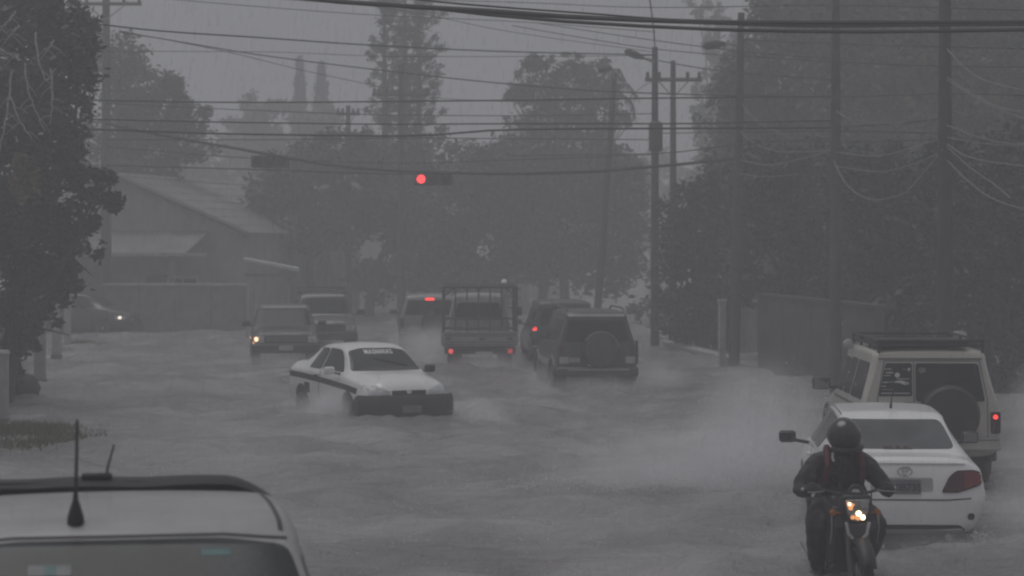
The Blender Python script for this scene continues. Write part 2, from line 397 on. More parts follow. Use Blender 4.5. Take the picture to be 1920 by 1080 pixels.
def tree(name, label, base_px, base_y, Y, blobs, leaf=.15, dens=260, mat=None, trunk_r=.2, group=None, cat='tree', limbs=True, bark=None, trunk=True, rag=1.28):
    """blobs are given as photo positions at the tree's distance Y: (px, py, rx, ry[, dY])"""
    base = at(base_px, base_y, Y); base.z = GROUND - .05
    root = empty(name, base, 0, label, cat, group)
    P = []; cs = []
    for bl in blobs:
        px, py, rx, ry = bl[:4]; dy = bl[4] if len(bl) > 4 else rng.normal() * rx * Y / F * .5
        c = at(px, py, Y); c.y += dy; c -= base; s = Y / F; r = (rx * s, (rx + ry) * .5 * s, ry * s)
        area = math.pi * r[0] * r[2]
        P.append(blob_pts(c, r, int(area * dens * (.15 / leaf) ** 2), rag)); cs.append((c, r))
    P = np.concatenate(P); P = P[P[:, 2] > .05]
    link('crown', leaves_mesh(P, leaf), mat or L_MID, root)
    if trunk:
        top = max(c.z for c, r in cs); mid = sum((c for c, r in cs), Vector()) / len(cs)
        mb = MB()
        zt = max(1.5, top * .8); pts = [Vector((0, 0, -.2))]; nseg = 6
        for i in range(1, nseg + 1):
            t_ = i / nseg; pts.append(Vector((mid.x * t_ ** 1.5 + rng.normal() * .12, mid.y * t_ ** 1.5 + rng.normal() * .12, zt * t_)))
        mb.tube(pts, [trunk_r * (1.15 - .85 * i / nseg) for i in range(nseg + 1)], 9)
        if limbs:
            for c, r in cs:
                s0 = pts[min(nseg - 1, max(2, int(nseg * .75 * c.z / max(top, .1))))]
                q = c + Vector((0, 0, r[2] * .3)); m_ = (s0 + q) / 2 + Vector((rng.normal() * .25, rng.normal() * .25, -.15 * (q - s0).length))
                mb.tube([s0, m_, q], [trunk_r * .42, trunk_r * .28, trunk_r * .1], 6)
                for _ in range(3):
                    e = q + Vector((rng.normal() * r[0] * .6, rng.normal() * r[1] * .5, rng.normal() * r[2] * .5)); mb.tube([m_.lerp(q, .5), e], [trunk_r * .16, trunk_r * .05], 5)
        mb.build('trunk', bark or M_BARK, root)
    return root

# far-off wood that closes the end of the street
P = []
for px in range(-300, 2300, 45):
    Yb = 150 + rng.random() * 50; s = Yb / F
    top = 300 + 40 * math.sin(px * .011) + rng.normal() * 18
    for py in np.arange(top + 30, 480, 55):
        c = at(px + rng.normal() * 20, py, Yb); P.append(blob_pts(c, (60 * s, 60 * s, 45 * s), 420))
P = np.concatenate(P); P = P[P[:, 2] > 0]
tag(link('treeline', leaves_mesh(P, .32), L_MID), 'hazy far-off belt of trees closing the end of the flooded street', 'trees', kind='stuff')

GT = 'trees along the flooded street'
# left side
tleft = tree('broadleaf_tree', 'tall dark tree nearest on the left, hung with pale bare twigs beside the gate posts', 4, 700, 46,
     [(20, 40, 80, 90), (95, 60, 70, 90), (150, 70, 38, 70), (40, 190, 90, 90), (120, 190, 60, 90), (60, 320, 80, 70), (125, 300, 40, 60), (185, 350, 42, 42), (205, 372, 26, 26), (60, 440, 80, 70), (130, 440, 45, 60), (170, 425, 25, 22), (70, 530, 60, 50), (10, 560, 60, 60), (60, 585, 50, 34), (40, 625, 36, 40), (120, 520, 40, 40), (-60, 200, 90, 160), (-60, 440, 90, 120)],
     leaf=.085, mat=L_DARK, trunk_r=.15, group=GT, dens=340)
b0 = tleft.location
dl = link('dry_leaves', leaves_mesh(blob_pts(at(48, 340, 44.6) - b0, (.28, .2, .5), 500), .11), L_YEL, tleft)
dl['label'] = 'patch of yellow brown dry leaves low in the crown'
for k, pl in enumerate([[(-4, 88), (14, 100), (38, 112)], [(46, 118), (52, 165), (66, 205), (84, 246)], [(22, 130), (16, 190), (8, 240), (-2, 285)], [(20, 180), (34, 220), (60, 262)], [(96, 128), (98, 190), (94, 232)], [(30, 20), (12, 44), (-4, 60)], [(36, 48), (22, 62), (6, 84)], [(100, 75), (92, 90), (82, 92)], [(66, 60), (72, 110), (88, 150), (104, 128)]]):
    pp = [at(x, y, 44.2 + .2 * math.sin(k * 3)) - b0 for x, y in pl]
    tt = np.linspace(0, 1, len(pp)); pq = [Vector(q) for q in pchip(tt, np.array([tuple(q) for q in pp]), np.linspace(0, 1, 16))]
    pq = [q + Vector((.012 * math.sin(i * 1.7 + k), 0, .012 * math.cos(i * 2.1 + k))) for i, q in enumerate(pq)]
    mbb = MB().tube(pq, [.022 - .015 * i / 16 for i in range(16)], 6)
    for i in (4, 7, 9, 12):
        sg = 1 if (i + k) % 2 else -1; d_ = Vector((sg * (.18 + .1 * rng.random()), -.03, -.05 - .25 * rng.random())); mbb.tube([pq[i], pq[i] + d_ * .5 + Vector((0, 0, .03)), pq[i] + d_], [.009, .007, .004], 5)
    mbb.build('pale_branch', M_BARKP, tleft)
tree('broadleaf_tree', 'rounded hazy tree behind the left utility pole and house roof', 250, 600, 92,
     [(210, 120, 45, 60), (262, 165, 60, 55), (315, 190, 40, 45), (352, 225, 38, 38), (240, 240, 80, 60), (330, 265, 60, 45), (225, 320, 90, 50)], leaf=.115, group=GT, mat=L_MID)
for px, tp, hw in ((562, 106, 17), (603, 116, 22)):
    Yc = 165; base = at(px, 560, Yc); base.z = GROUND - .05
    rt = empty('conifer_tree', base, 0, 'slimmer and taller of the two faint pointed conifers' if hw < 20 else 'broader and lower of the two faint pointed conifers', 'conifer', 'faint pointed conifers')
    n = 4200; u = rng.random(n) ** .7; zt = H + (HY - tp) * Yc / F - base.z; a = rng.random(n) * 6.283
    rad = 1.5 * hw * Yc / F * (.08 + 1.1 * u) * (.35 + .65 * rng.random(n) ** .5) * (1 + .2 * np.sin(u * 50))
    hgt = zt * (1 - u * .7); link('crown', leaves_mesh(np.stack([rad * np.cos(a), rad * np.sin(a), hgt], -1), .26), L_PINE, rt)
    MB().tube([(0, 0, -.2), (0, 0, zt)], [.3, .04], 7).build('trunk', M_BARK, rt)
tree('broadleaf_tree', 'faint wide tree below the two pointed conifers', 520, 560, 155, [(470, 225, 40, 38), (530, 222, 60, 36), (600, 225, 40, 34), (480, 290, 70, 50), (580, 290, 70, 50), (640, 300, 70, 50)], leaf=.26, group=GT)
# tall open pine with whorled upswept branches
Yp = 104; base = at(760, 600, Yp); base.z = GROUND - .05; s = Yp / F
rt = empty('norfolk_pine', base, 0, 'tall open crowned pine with lacy whorls of branches in the middle distance', 'pine tree')
zt = H + (HY + 25) * s - base.z; mb = MB(); tips = []
for dx in (0, -.9, .6):
    mb.tube([(0, 0, 0), (dx * .5, 0, 3), (dx, 0, zt * .5), (dx * 1.05, 0, zt)], [.28, .22, .15, .05], 8)
zz = 4.2
while zz < zt:
    wdt = (1.62 - .22 * (zz / zt)) * (1 + .15 * rng.normal())
    for k in range(9):
        a = k * 2 * math.pi / 9 + rng.random() * .6; L = wdt * (.75 + .35 * rng.random()); x0 = rng.choice([0, -.9, .6])
        p = [Vector((x0 * .6, 0, zz)), Vector((x0 * .6 + L * .55 * math.cos(a), L * .55 * math.sin(a), zz - .05)), Vector((x0 * .6 + L * math.cos(a), L * math.sin(a), zz + .35))]
        mb.tube(p, [.035, .025, .012], 4, False)
        for t_ in np.linspace(.35, 1, 6):
            q = p[1].lerp(p[2], t_) if t_ > .5 else p[0].lerp(p[1], t_ * 2)
            tips += [q + Vector(rng.normal(size=3) * .09 + np.array([0, 0, .06])) for _ in range(14)]
    zz += .40
mb.build('trunk', M_BARK, rt); link('crown', leaves_mesh(np.array([tuple(p) for p in tips]), .08), L_PINE, rt)
# middle
tree('broadleaf_tree', 'dark spreading tree over the left roofs behind the grey pickup', 575, 600, 92, [(560, 330, 80, 70), (640, 305, 70, 55), (510, 400, 60, 60), (590, 420, 80, 60), (660, 390, 60, 50)], group=GT, leaf=.14)
tree('broadleaf_tree', 'dark tree under the tall open pine and behind the red signal', 690, 600, 96, [(700, 310, 75, 60), (780, 320, 80, 60), (720, 390, 70, 55), (800, 400, 70, 60), (850, 350, 50, 45), (740, 440, 40, 26)], group=GT, leaf=.14)
tree('broadleaf_tree', 'low leaning bushy tree directly behind the caged truck', 850, 600, 98, [(840, 440, 60, 50), (800, 500, 60, 50), (900, 420, 60, 50), (870, 530, 70, 40), (720, 520, 70, 40)], group=GT, leaf=.14)
tc_ = tree('broadleaf_tree', 'ragged tall tree with drooping fronds at the middle of the skyline', 1060, 610, 100,
     [(1010, 125, 34, 24), (985, 165, 36, 26), (1060, 118, 30, 22), (1105, 135, 40, 26), (970, 190, 26, 16), (1060, 175, 80, 40), (1125, 175, 40, 40), (1040, 230, 84, 36), (1120, 230, 40, 36), (1165, 215, 24, 22)], group=GT, leaf=.10, dens=230)
for sx, pl in enumerate([[(1120, 180), (1150, 160), (1178, 158), (1194, 178)], [(1120, 175), (1160, 172), (1184, 190), (1190, 215)], [(1115, 160), (1140, 130), (1162, 130), (1172, 150)], [(985, 180), (960, 165), (945, 178)], [(1010, 130), (985, 120), (966, 140)]]):
    pp = [at(x, y, 100) - tc_.location for x, y in pl]
    mb = MB().tube(pp, [.06, .05, .04, .02][:len(pp)], 5)
    for i in range(len(pp) - 1):
        for t_ in np.linspace(0, 1, 9):
            q = pp[i].lerp(pp[i + 1], t_)
            for sg in (-1, 1):
                e = q + Vector((sg * .12 + rng.normal() * .05, rng.normal() * .2, -.34 - .1 * rng.random())); mb.add([q + Vector((-.03, 0, 0)), q + Vector((.03, 0, 0)), e], [(0, 1, 2)])
    mb.build('frond', L_DARK, tc_, sm=False)
tree('broadleaf_tree', 'wide dark mass of foliage under the drooping fronds', 1010, 610, 97, [(900, 310, 70, 45), (970, 300, 80, 55), (1060, 310, 90, 60), (1140, 320, 70, 60), (950, 400, 80, 60), (1060, 410, 110, 80), (1160, 410, 60, 80), (1000, 490, 110, 50), (1130, 500, 90, 50), (920, 340, 60, 40)], group=GT, leaf=.14)
# right side
tree('broadleaf_tree', 'faint feathery tree rising behind the right crossarm pole', 1340, 620, 135, [(1318, 12, 26, 26), (1350, 30, 30, 36), (1372, 70, 34, 40), (1330, 70, 16, 34), (1312, 160, 22, 34), (1308, 215, 20, 34), (1350, 130, 40, 50), (1345, 230, 40, 70), (1330, 320, 50, 60)], leaf=.2, group=GT, dens=130)
tree('broadleaf_tree', 'big olive green tree behind the lamp arm on the right', 1430, 640, 78, [(1390, 165, 45, 80), (1450, 130, 70, 90), (1520, 60, 70, 80), (1400, 250, 60, 60), (1480, 230, 80, 80), (1450, 30, 50, 50), (1380, 320, 50, 60)], leaf=.12, mat=L_OLIVE, group=GT, dens=330)
tree('broadleaf_tree', 'very tall olive tree filling the upper right between two poles', 1640, 650, 74, [(1580, 60, 70, 90), (1660, 50, 80, 90), (1600, 160, 90, 80), (1690, 150, 80, 80), (1560, -40, 70, 60), (1660, -50, 80, 60), (1640, 250, 90, 70)], leaf=.12, mat=L_OLIVE, group=GT, trunk_r=.3, dens=360)
tree('broadleaf_tree', 'tall olive tree cut by the right edge above the drooping pale wires', 1840, 650, 68, [(1760, 60, 70, 90), (1840, 50, 80, 90), (1920, 70, 70, 90), (1780, 160, 80, 80), (1880, 170, 90, 80), (1820, -50, 90, 70), (1830, 250, 100, 70), (1940, 260, 60, 90)], leaf=.115, mat=L_OLIVE, group=GT, trunk_r=.3, dens=360)
tree('broadleaf_tree', 'dark rounded tree low on the right beside the crossarm pole', 1310, 660, 66, [(1290, 400, 55, 50), (1340, 350, 50, 50), (1270, 460, 45, 40), (1330, 450, 60, 50), (1390, 400, 45, 60), (1300, 510, 60, 26), (1280, 560, 60, 50), (1350, 560, 60, 50), (1310, 610, 70, 40)], leaf=.095, mat=L_DARK, group=GT)
tree('broadleaf_tree', 'dark spreading tree behind the low wall between the two white posts', 1480, 690, 60, [(1440, 330, 60, 60), (1500, 320, 60, 60), (1450, 420, 60, 60), (1530, 420, 70, 70), (1500, 490, 80, 40), (1590, 480, 60, 50), (1400, 480, 50, 46), (1560, 340, 50, 60), (1420, 545, 60, 36), (1520, 545, 70, 36), (1600, 560, 60, 50)], leaf=.095, mat=L_DARK, group=GT, dens=300)
tree('broadleaf_tree', 'dense dark tree behind the roof rack of the beige off-roader', 1690, 720, 54, [(1640, 330, 70, 70), (1720, 330, 70, 70), (1620, 430, 70, 70), (1700, 430, 80, 70), (1650, 520, 70, 50), (1740, 520, 70, 60), (1680, 590, 80, 50), (1610, 620, 60, 60), (1700, 660, 90, 50), (1600, 690, 50, 40)], leaf=.095, mat=L_DARK, group=GT, dens=320)
tree('broadleaf_tree', 'dense dark tree at the right edge beyond the roadside spray', 1850, 720, 50, [(1810, 320, 70, 70), (1890, 330, 70, 80), (1800, 420, 70, 70), (1880, 430, 80, 80), (1820, 520, 70, 60), (1910, 530, 60, 70), (1850, 610, 90, 60), (1930, 620, 60, 60), (1800, 680, 80, 50), (1900, 690, 80, 50)], leaf=.095, mat=L_DARK, group=GT, dens=320)
tree('broadleaf_tree', 'broad dark tree that closes the gaps behind the second and third right poles', 1480, 660, 86, [(x, y, 80, 70) for x in (1400, 1480, 1560, 1640) for y in (260, 350, 440, 530, 610)] + [(1250, 590, 60, 45), (1320, 580, 60, 50)], leaf=.14, mat=L_MID, group=GT, dens=240)
tree('broadleaf_tree', 'broad olive tree that closes the gaps behind the thickest right pole', 1780, 660, 82, [(x, y, 90, 75) for x in (1700, 1790, 1880, 1960) for y in (60, 150, 250, 350, 450, 550)], leaf=.14, mat=L_OLIVE, group=GT, dens=240)
tree('broadleaf_tree', 'dark tree just outside the right edge of the picture beyond the spray', 2060, 720, 52, [(2000, 250, 80, 90), (2080, 250, 90, 90), (2000, 400, 80, 80), (2090, 400, 90, 90), (2000, 540, 80, 70), (2080, 560, 90, 80), (2020, 660, 90, 50), (2040, 120, 90, 80)], leaf=.11, mat=L_DARK, group=GT, dens=280)
GS = 'shrubs along the right hand wall'
for px, py, Y, blobs in ((1590, 640, 55, [(1590, 610, 40, 40)]), (1700, 640, 49, [(1690, 590, 50, 60), (1730, 560, 40, 40)])):
    tree('shrub', 'leafy shrub over the wall behind the third pole' if px < 1600 else 'tall shrub rising behind the roof of the beige off-roader', px, py + 40, Y, blobs, leaf=.1, mat=L_MID, group=GS, cat='shrub', trunk_r=.04, limbs=False)
tree('shrub', 'small dark shrub beside the nearest left gate post', 26, 735, 47, [(26, 680, 13, 22), (20, 712, 12, 22)], leaf=.07, mat=L_DARK, group='shrubs by the left posts', cat='shrub', trunk_r=.03, limbs=False, dens=700)

# ------------------------------------------------------------------ verges and grass
def grass_patch(px, py, Y, rx, ry, label, n):
    c = at(px, py, Y); c.z = 0
    kc = 26; ca = rng.random(kc) * 6.283; cr_ = rng.random(kc) ** .6 * 1.15; ci = rng.integers(0, kc, n); sp_ = (.08 + .22 * rng.random(kc))[ci]
    x = c.x + rx * (cr_ * np.cos(ca))[ci] + rng.normal(size=n) * sp_ * rx; y = c.y + ry * (cr_ * np.sin(ca))[ci] + rng.normal(size=n) * sp_ * ry
    r = np.minimum(1, cr_[ci] * .8 + .1 * rng.random(n))
    hgt = (.06 + .16 * rng.random(n)) * (1.3 - r); lx, ly = rng.normal(size=n) * .06, rng.normal(size=n) * .06
    w = .012; v = np.stack([np.stack([x - w, y, np.full(n, -.05)], -1), np.stack([x + w, y, np.full(n, -.05)], -1), np.stack([x + lx, y + ly, hgt], -1)], 1).reshape(-1, 3)
    m_ = bpy.data.meshes.new('g'); m_.from_pydata(v.tolist(), [], np.arange(3 * n).reshape(-1, 3).tolist())
    tag(link('grass', m_, M('grass_green', (.085, .10, .035), .6, var=.3, island=.5)), label, 'grass', kind='stuff')
grass_patch(20, 815, 38.7, 1.1, 1.6, 'flooded green grass verge at the left edge of the picture', 5200)
grass_patch(150, 650, 69, .55, 1.6, 'small tuft of grass standing out of the water beyond the posts', 1800)

# ------------------------------------------------------------------ walls, posts, houses
def wall_along(name, label, p, q, h, th, mat, panel_w=None, capm=None, z0=GROUND - .05, group=None):
    d = (q - p); d.z = 0; L = d.length; a = math.atan2(d.y, d.x); rt = empty(name, (p.x, p.y, z0), a, label, 'wall', group)
    n = max(1, round(L / panel_w)) if panel_w else 1
    for i in range(n):
        w = L / n; MB().box((w * (i + .5), 0, h / 2), (w - .025, th, h)).build('wall_panel', mat, rt, sm=False, bev=.01)
        if i: MB().box((w * i, 0, h / 2), (.02, th - .05, h - .02)).build('joint', M_TRIM, rt, sm=False)
    MB().box((L / 2, 0, h + .04), (L + .04, th + .1, .078)).build('coping', capm or mat, rt, sm=False, bev=.01)
    return rt
def left_pt(Y): return Vector((-.148 * Y - 2.85, Y, 0))
wall_along('boundary_wall', 'long grey wall behind the white gate posts at the left edge', left_pt(36) + Vector((-1.1, 0, 0)), left_pt(62) + Vector((-1.1, 0, 0)), 2.0, .18, M_CONC, 3.2)
wall_along('boundary_wall', 'low grey wall with a pale coping in front of the gabled house', Vector((-14.0, 80.5, 0)), Vector((-9.0, 80.0, 0)), 1.72, .2, M_CONC, 1.25, M_CONCL)  # coping in a paler tone than the wall panels
GP = 'white gate posts along the left verge'
for px, Y, h, w, lab in ((2, 41.5, 1.35, .26, 'short white gate post cut by the left edge'), (75, 52.8, 1.62, .26, 'tallest looking white gate post beside the dark bundle'), (106, 63.5, 1.78, .25, 'grey white gate post between the nearer post and the parked dark car'), (127, 68.5, 1.7, .2, 'thin far gate post next to the nose of the dark car')):
    b_ = at(px, 0, Y); rt = empty('gate_post', (b_.x, Y, GROUND - .04), R(8), lab, 'post', GP)
    MB().box((0, 0, h / 2), (w, w, h)).build('shaft', M_CONCL, rt, sm=False, bev=.015)
    MB().box((0, 0, h + .035), (w + .06, w + .06, .066), taper=.8).build('cap', M_CONCL, rt, sm=False, bev=.01)
    MB().box((0, 0, .1), (w + .05, w + .05, .24)).build('plinth', M_CONC, rt, sm=False, bev=.01)
# right side low wall, gate posts
def right_pt(Y): return Vector((5.46 + .143 * (58 - Y) + .75, Y, 0))
wall_along('boundary_wall', 'grey street wall on the right behind the row of poles', right_pt(58.2), right_pt(48.4), 1.95, .2, M('dark_render', (.065, .063, .062), .85, var=.35, scale=2, bump=.3), 2.6, M('dark_render', (.1, .1, .1)))
wall_along('low_wall', 'low pale kerb wall between the crossarm pole and the white post on the right', Vector((4.55, 68.5, 0)), Vector((5.55, 59.3, 0)), .30, .3, M_CONCL, 3.0, M_CONCL)
wall_along('boundary_wall', 'hazy dark grey wall set back behind the low kerb wall on the right', Vector((5.2, 73, 0)), Vector((6.9, 61, 0)), 1.6, .2, M_CONC, 3.0, M_CONC)
GQ = 'white posts along the right verge'
for px, Y, h, lab in ((1354, 58.6, 1.78, 'white post standing just left of the second right pole'), (1566, 49.6, 1.55, 'white post at the foot of the third right pole'), (1791, 43, 1.62, 'pale post with a wide cap just above the off-roader roof rack')):
    b_ = at(px, 0, Y); rt = empty('gate_post', (b_.x, Y - (.35 if px == 1566 else 0), GROUND - .04), R(8), lab, 'post', GQ); w = .17 if px != 1791 else .3
    MB().box((0, 0, h / 2), (w, w, h)).build('shaft', M_CONCL, rt, sm=False, bev=.012)
    MB().box((0, 0, h + .035), (w + .05, w + .05, .066), taper=.85).build('cap', M_CONCL, rt, sm=False, bev=.01)

def gable_house(label, apex, ridge_end, half, wall_z, over=.35, wallm=None, roofm=None, apron=True, wins=2, courses=7):
    """gable end faces the camera; apex and ridge_end are ridge points"""
    d = ridge_end - apex; d.z = 0; L = d.length; a = math.atan2(d.y, d.x) - math.pi / 2
    rt = empty('house', (apex.x, apex.y, GROUND - .04), a, label, 'house'); zr = apex.z - GROUND; zw = wall_z - GROUND
    wm_ = wallm or M('render_wall', (.28, .27, .268), .85, var=.15, scale=1.5, bump=.2); rm_ = roofm or M('sheet_roof', (.19, .193, .193), .6, var=.25, scale=1.2)
    MB().prism([(-half, 0), (half, 0), (half, zw), (0, zr - .12), (-half, zw)], 'xz', 0, L).build('wall', wm_, rt, sm=False)
    ang = math.atan2(zr - zw, half); sl = math.hypot(half, zr - zw) + over
    for sg in (-1, 1):
        rf = MB(); n = courses
        for i in range(n):                    # overlapping roof sheets
            t0, t1 = i / n * sl, (i + 1.06) / n * sl; lift = .03
            x0, x1 = sg * t0 * math.cos(ang), sg * t1 * math.cos(ang); z0, z1 = zr - t0 * math.sin(ang), zr - t1 * math.sin(ang)
            rf2 = MB().add([(x0, -over, z0 + .01), (x1, -over, z1 + lift), (x1, L + over, z1 + lift), (x0, L + over, z0 + .01), (x0, -over, z0 - .06), (x1, -over, z1 - .03), (x1, L + over, z1 - .03), (x0, L + over, z0 - .06)], [(0, 1, 2, 3), (7, 6, 5, 4), (0, 4, 5, 1), (1, 5, 6, 2), (2, 6, 7, 3), (3, 7, 4, 0)])
            rf2.build('roof_sheet', rm_, rt, sm=False)
        MB().tube([(0, -over - .03, zr - .05), (sg * sl * math.cos(ang), -over - .03, zr - sl * math.sin(ang) - .05)], .09, 4).build('bargeboard', M_TRIM, rt, sm=False)
    MB().tube([(0, -over - .05, zr + .03), (0, L + over, zr + .03)], .09, 6).build('ridge_cap', M_DIRTY, rt)
    for i in range(wins):
        x = -half + (i + .5) * 2 * half / wins; f = MB()
        for bx, bz, sx, sz in ((0, .55, 1.1, .07), (0, -.55, 1.1, .07), (-.55, 0, .07, 1.16), (.55, 0, .07, 1.16), (0, 0, .05, 1.1)): f.box((x + bx, -.03, 1.35 + bz), (sx, .08, sz))
        w_ = f.build('window', M_DIRTY, rt, sm=False); MB().box((x, -.012, 1.35), (1.06, .02, 1.06)).build('pane', M_GLASS, w_, sm=False)
    if apron:
        z0 = zw - .1; mb = MB().add([(-half - 1.4, -3.0, z0 - .75), (half * .72, -3.0, z0 - .75), (half * .72, -.02, z0 + .02), (-half - 1.4, -.02, z0 + .02), (-half - 1.4, -3.0, z0 - .83), (half * .72, -3.0, z0 - .83), (half * .72, -.02, z0 - .06), (-half - 1.4, -.02, z0 - .06)], [(0, 1, 2, 3), (7, 6, 5, 4), (0, 4, 5, 1), (1, 5, 6, 2), (2, 6, 7, 3), (3, 7, 4, 0)])
        mb.build('porch_roof', rm_, rt, sm=False); MB().box((-.6, -3.05, z0 - .8), (half * 1.72 + 1.5, .08, .12)).build('lit_eave_edge', M_CONCL, rt, sm=False)  # pale strip along the eave, its lit wet edge put into the colour
        for x in (-half, -half * .2, half * .6): MB().box((x, -2.8, (z0 - .85) / 2), (.18, .18, z0 - .85)).build('porch_post', M_CONC, rt, sm=False)
        MB().box((half * .3, -.02, 1.0), (.95, .06, 2.0)).build('door', M_TRIM, rt, sm=False)
    return rt
gable_house('grey gabled house with a lean-to porch roof left of the street', at(232, 328, 86), at(490, 350, 105), 4.5, 3.55)
gable_house('pale hipped looking house glimpsed through trunks behind the grey pickup', at(735, 405, 112), at(800, 405, 124), 3.0, 3.2, wallm=M('pale_wall', (.6, .59, .58), .8, var=.1), apron=False, courses=4)
gable_house('small low house with pale roof slopes behind the caged truck', at(845, 458, 99), at(905, 448, 110), 2.2, 2.0, roofm=M('pale_roof', (.5, .51, .52), .45, var=.15), apron=False, wins=1, courses=3)
gable_house('far house with a pale roof patch right of the red signal', at(880, 345, 122), at(950, 342, 134), 3.2, 5.0, roofm=M('pale_roof', (.5, .51, .52), .45, var=.15), apron=False, courses=4)
# open shelter with two pairs of white posts
sp = at(500, 640, 72.5); rt = empty('carport', (sp.x, sp.y, GROUND - .04), R(6), 'open carport with slim white posts and a sloping pale roof left of the grey pickup', 'carport')
for x, y in ((-.58, 0), (-.32, 0), (.68, 1.0)): MB().box((x, y, 1.1), (.075, .075, 2.2)).build('post', M_CONCL, rt, sm=False)
MB().add([(-.7, -.3, 2.74), (1.0, -.3, 2.42), (1.0, 2.8, 2.42), (-.7, 2.8, 2.74), (-.7, -.3, 2.66), (1.0, -.3, 2.32), (1.0, 2.8, 2.32), (-.7, 2.8, 2.66)], [(0, 1, 2, 3), (7, 6, 5, 4), (0, 4, 5, 1), (1, 5, 6, 2), (2, 6, 7, 3), (3, 7, 4, 0)]).build('roof', M('pale_roof', (.5, .51, .52), .45, var=.15), rt, sm=False)
MB().box((.1, -.24, 2.22), (1.6, .06, .1)).build('beam', M_CONC, rt, sm=False)

# ------------------------------------------------------------------ utility poles
GPOLE = 'utility poles along the street'
def pole(px, base_py, Y, top_py, label, r=.13, mat=None, arm=None, lean=None, braces=True, ins=(-1, -.55, .55, 1), lamp=None, box=None):
    """arm: (py, half width m, angle)"""
    b_ = at(px, 0, Y); rt = empty('utility_pole', (b_.x, Y, GROUND - .05), 0, label, 'utility pole', GPOLE)
    h = H - (top_py - HY) * Y / F - (GROUND - .05); lx = (lean - px) * Y / F if lean else 0
    mat = mat or M_POLE
    MB().tube([(0, 0, 0), (lx * .5, 0, h * .5), (lx, 0, h)], [r * 1.15, r, r * .72], 12).build('shaft', mat, rt)
    if arm:
        z = H - (arm[0] - HY) * Y / F - (GROUND - .05); hw = arm[1]; an = arm[2] if len(arm) > 2 else 0
        ca, sa = math.cos(an), math.sin(an)
        A = MB().tube([(-hw * ca, -.16, z - hw * sa * 0 + hw * math.tan(.0)), (hw * ca, -.16, z)], .06, 4).build('crossarm', M_WOOD, rt, sm=False)
        for k in ins:
            x = k * (hw - .08) * ca
            MB().lathe([(.03, z + .05), (.06, z + .08), (.06, z + .12), (.035, z + .14), (.065, z + .17), (.05, z + .22), (.01, z + .25)], (x, -.16, 0), 'z', 10).build('insulator', M_TRIM, A)
        if braces:
            for sg in (-1, 1): MB().tube([(sg * hw * .55, -.14, z - .03), (0, -.12, z - .55)], .022, 5).build('brace', M_STEEL, rt)
    if lamp:
        pts = [Vector(((x - px) * Y / F, -.05 - .1 * i, H - (y - HY) * Y / F - (GROUND - .05))) for i, (x, y) in enumerate(lamp)]
        A = MB().tube(pts, .035, 7).build('lamp_arm', M_STEEL, rt)
        e = pts[-1]; d = (pts[-1] - pts[-2]).normalized()
        MB().tube([e - d * .1, e + d * .15, e + d * .45, e + d * .55], [.05, .11, .10, .03], 10).build('lamp_head', M_POLE, A)
    if box:
        z = H - (box - HY) * Y / F - (GROUND - .05)
        MB().lathe([(.12, z - .42), (.2, z - .38), (.2, z + .36), (.21, z + .38), (.1, z + .46)], (0, -.36, 0), 'z', 16).build('transformer', M_POLE, rt)
    return rt
pole(199, 600, 80.6, -35, 'pole with a wide crossarm rising out of the left trees', .17, M_POLE, (8, 1.24))
pole(653, 600, 98, 198, 'short looking far pole with a small crossarm under the twin conifers', .13, M_WOOD, (214, .5), ins=(-1, -.5, .5, 1))
pole(752, 600, 86, 120, 'far pole with a crossarm standing in front of the tall open pine', .13, M_WOOD, (178, 1.05), braces=False)
pole(1262, 640, 73, 114, 'crossarm pole with braces, second of the close pair of poles', .11, M_POLE, (150, .88))
pole(1228, 655, 67.5, 88, 'dark pole at the near side of the close pair', .115, lamp=[(1228, 118), (1212, 112), (1200, 108)], box=258)
pole(1116, 600, 77, 137, 'leaning pole with a small curved lamp in front of the ragged tree', .11, lean=1153, lamp=[(1153, 150), (1150, 134), (1146, 129), (1141, 130)])
pole(1376, 690, 58, 24, 'pole with a short lamp arm beside the pale post on the right', .12, lamp=[(1380, 84), (1362, 82), (1350, 84)], lean=1390)
pole(1567, 736, 49, -45, 'third roadside pole from the close pair, rising above a white post', .112)
pole(1772, 786, 42, -125, 'thickest pole at the right, hung with loops of pale wire', .135, M_WOOD, box=None)

# ------------------------------------------------------------------ overhead cables
GC = 'thin dark cables strung across the street'
def cable(pl, Ys, r, label='thin dark overhead cable strung across the flooded street', mat=None, group=GC, name='overhead_cable', n=28, cat='cable'):
    """pl: photo positions of points along the cable, Ys: distance at its two ends; a smooth curve through them"""
    x = np.array([p[0] for p in pl], float); yy = np.array([[p[1]] for p in pl], float)
    tt = np.concatenate([[0], np.cumsum(np.hypot(np.diff(x), np.diff(yy[:, 0])))]); tt /= tt[-1]
    ts = np.linspace(0, 1, n); xy = pchip(tt, np.concatenate([x[:, None], yy], 1), ts) if len(pl) > 2 else np.stack([np.interp(ts, tt, x), np.interp(ts, tt, yy[:, 0])], -1)
    P = [at(a, b, Ys[0] + (Ys[1] - Ys[0]) * t_) for (a, b), t_ in zip(xy, ts)]
    o = MB().add([], []).tube(P, r, 6).build(name, mat or M_CABLE); return tag(o, label, cat, group)
thick = 'heavy black cable bundle crossing the top of the picture'
GB = 'heavy bundled cables across the top'
cable([(-900, -260), (-200, -120), (420, -22), (560, -3), (700, 8), (900, 19), (1100, 33), (1300, 41), (1500, 43), (1920, 42), (2080, 40), (2900, 10)], (33, 28), .032, 'upper heavy black cable of the bundle crossing the top of the picture', group=GB)
cable([(-900, -250), (-200, -112), (480, -18), (600, -1), (760, 10), (900, 26), (1100, 43), (1400, 57), (1600, 60), (1920, 56), (2080, 53), (2900, 24)], (33.3, 28.2), .025, 'lower heavy black cable of the bundle crossing the top of the picture', group=GB)
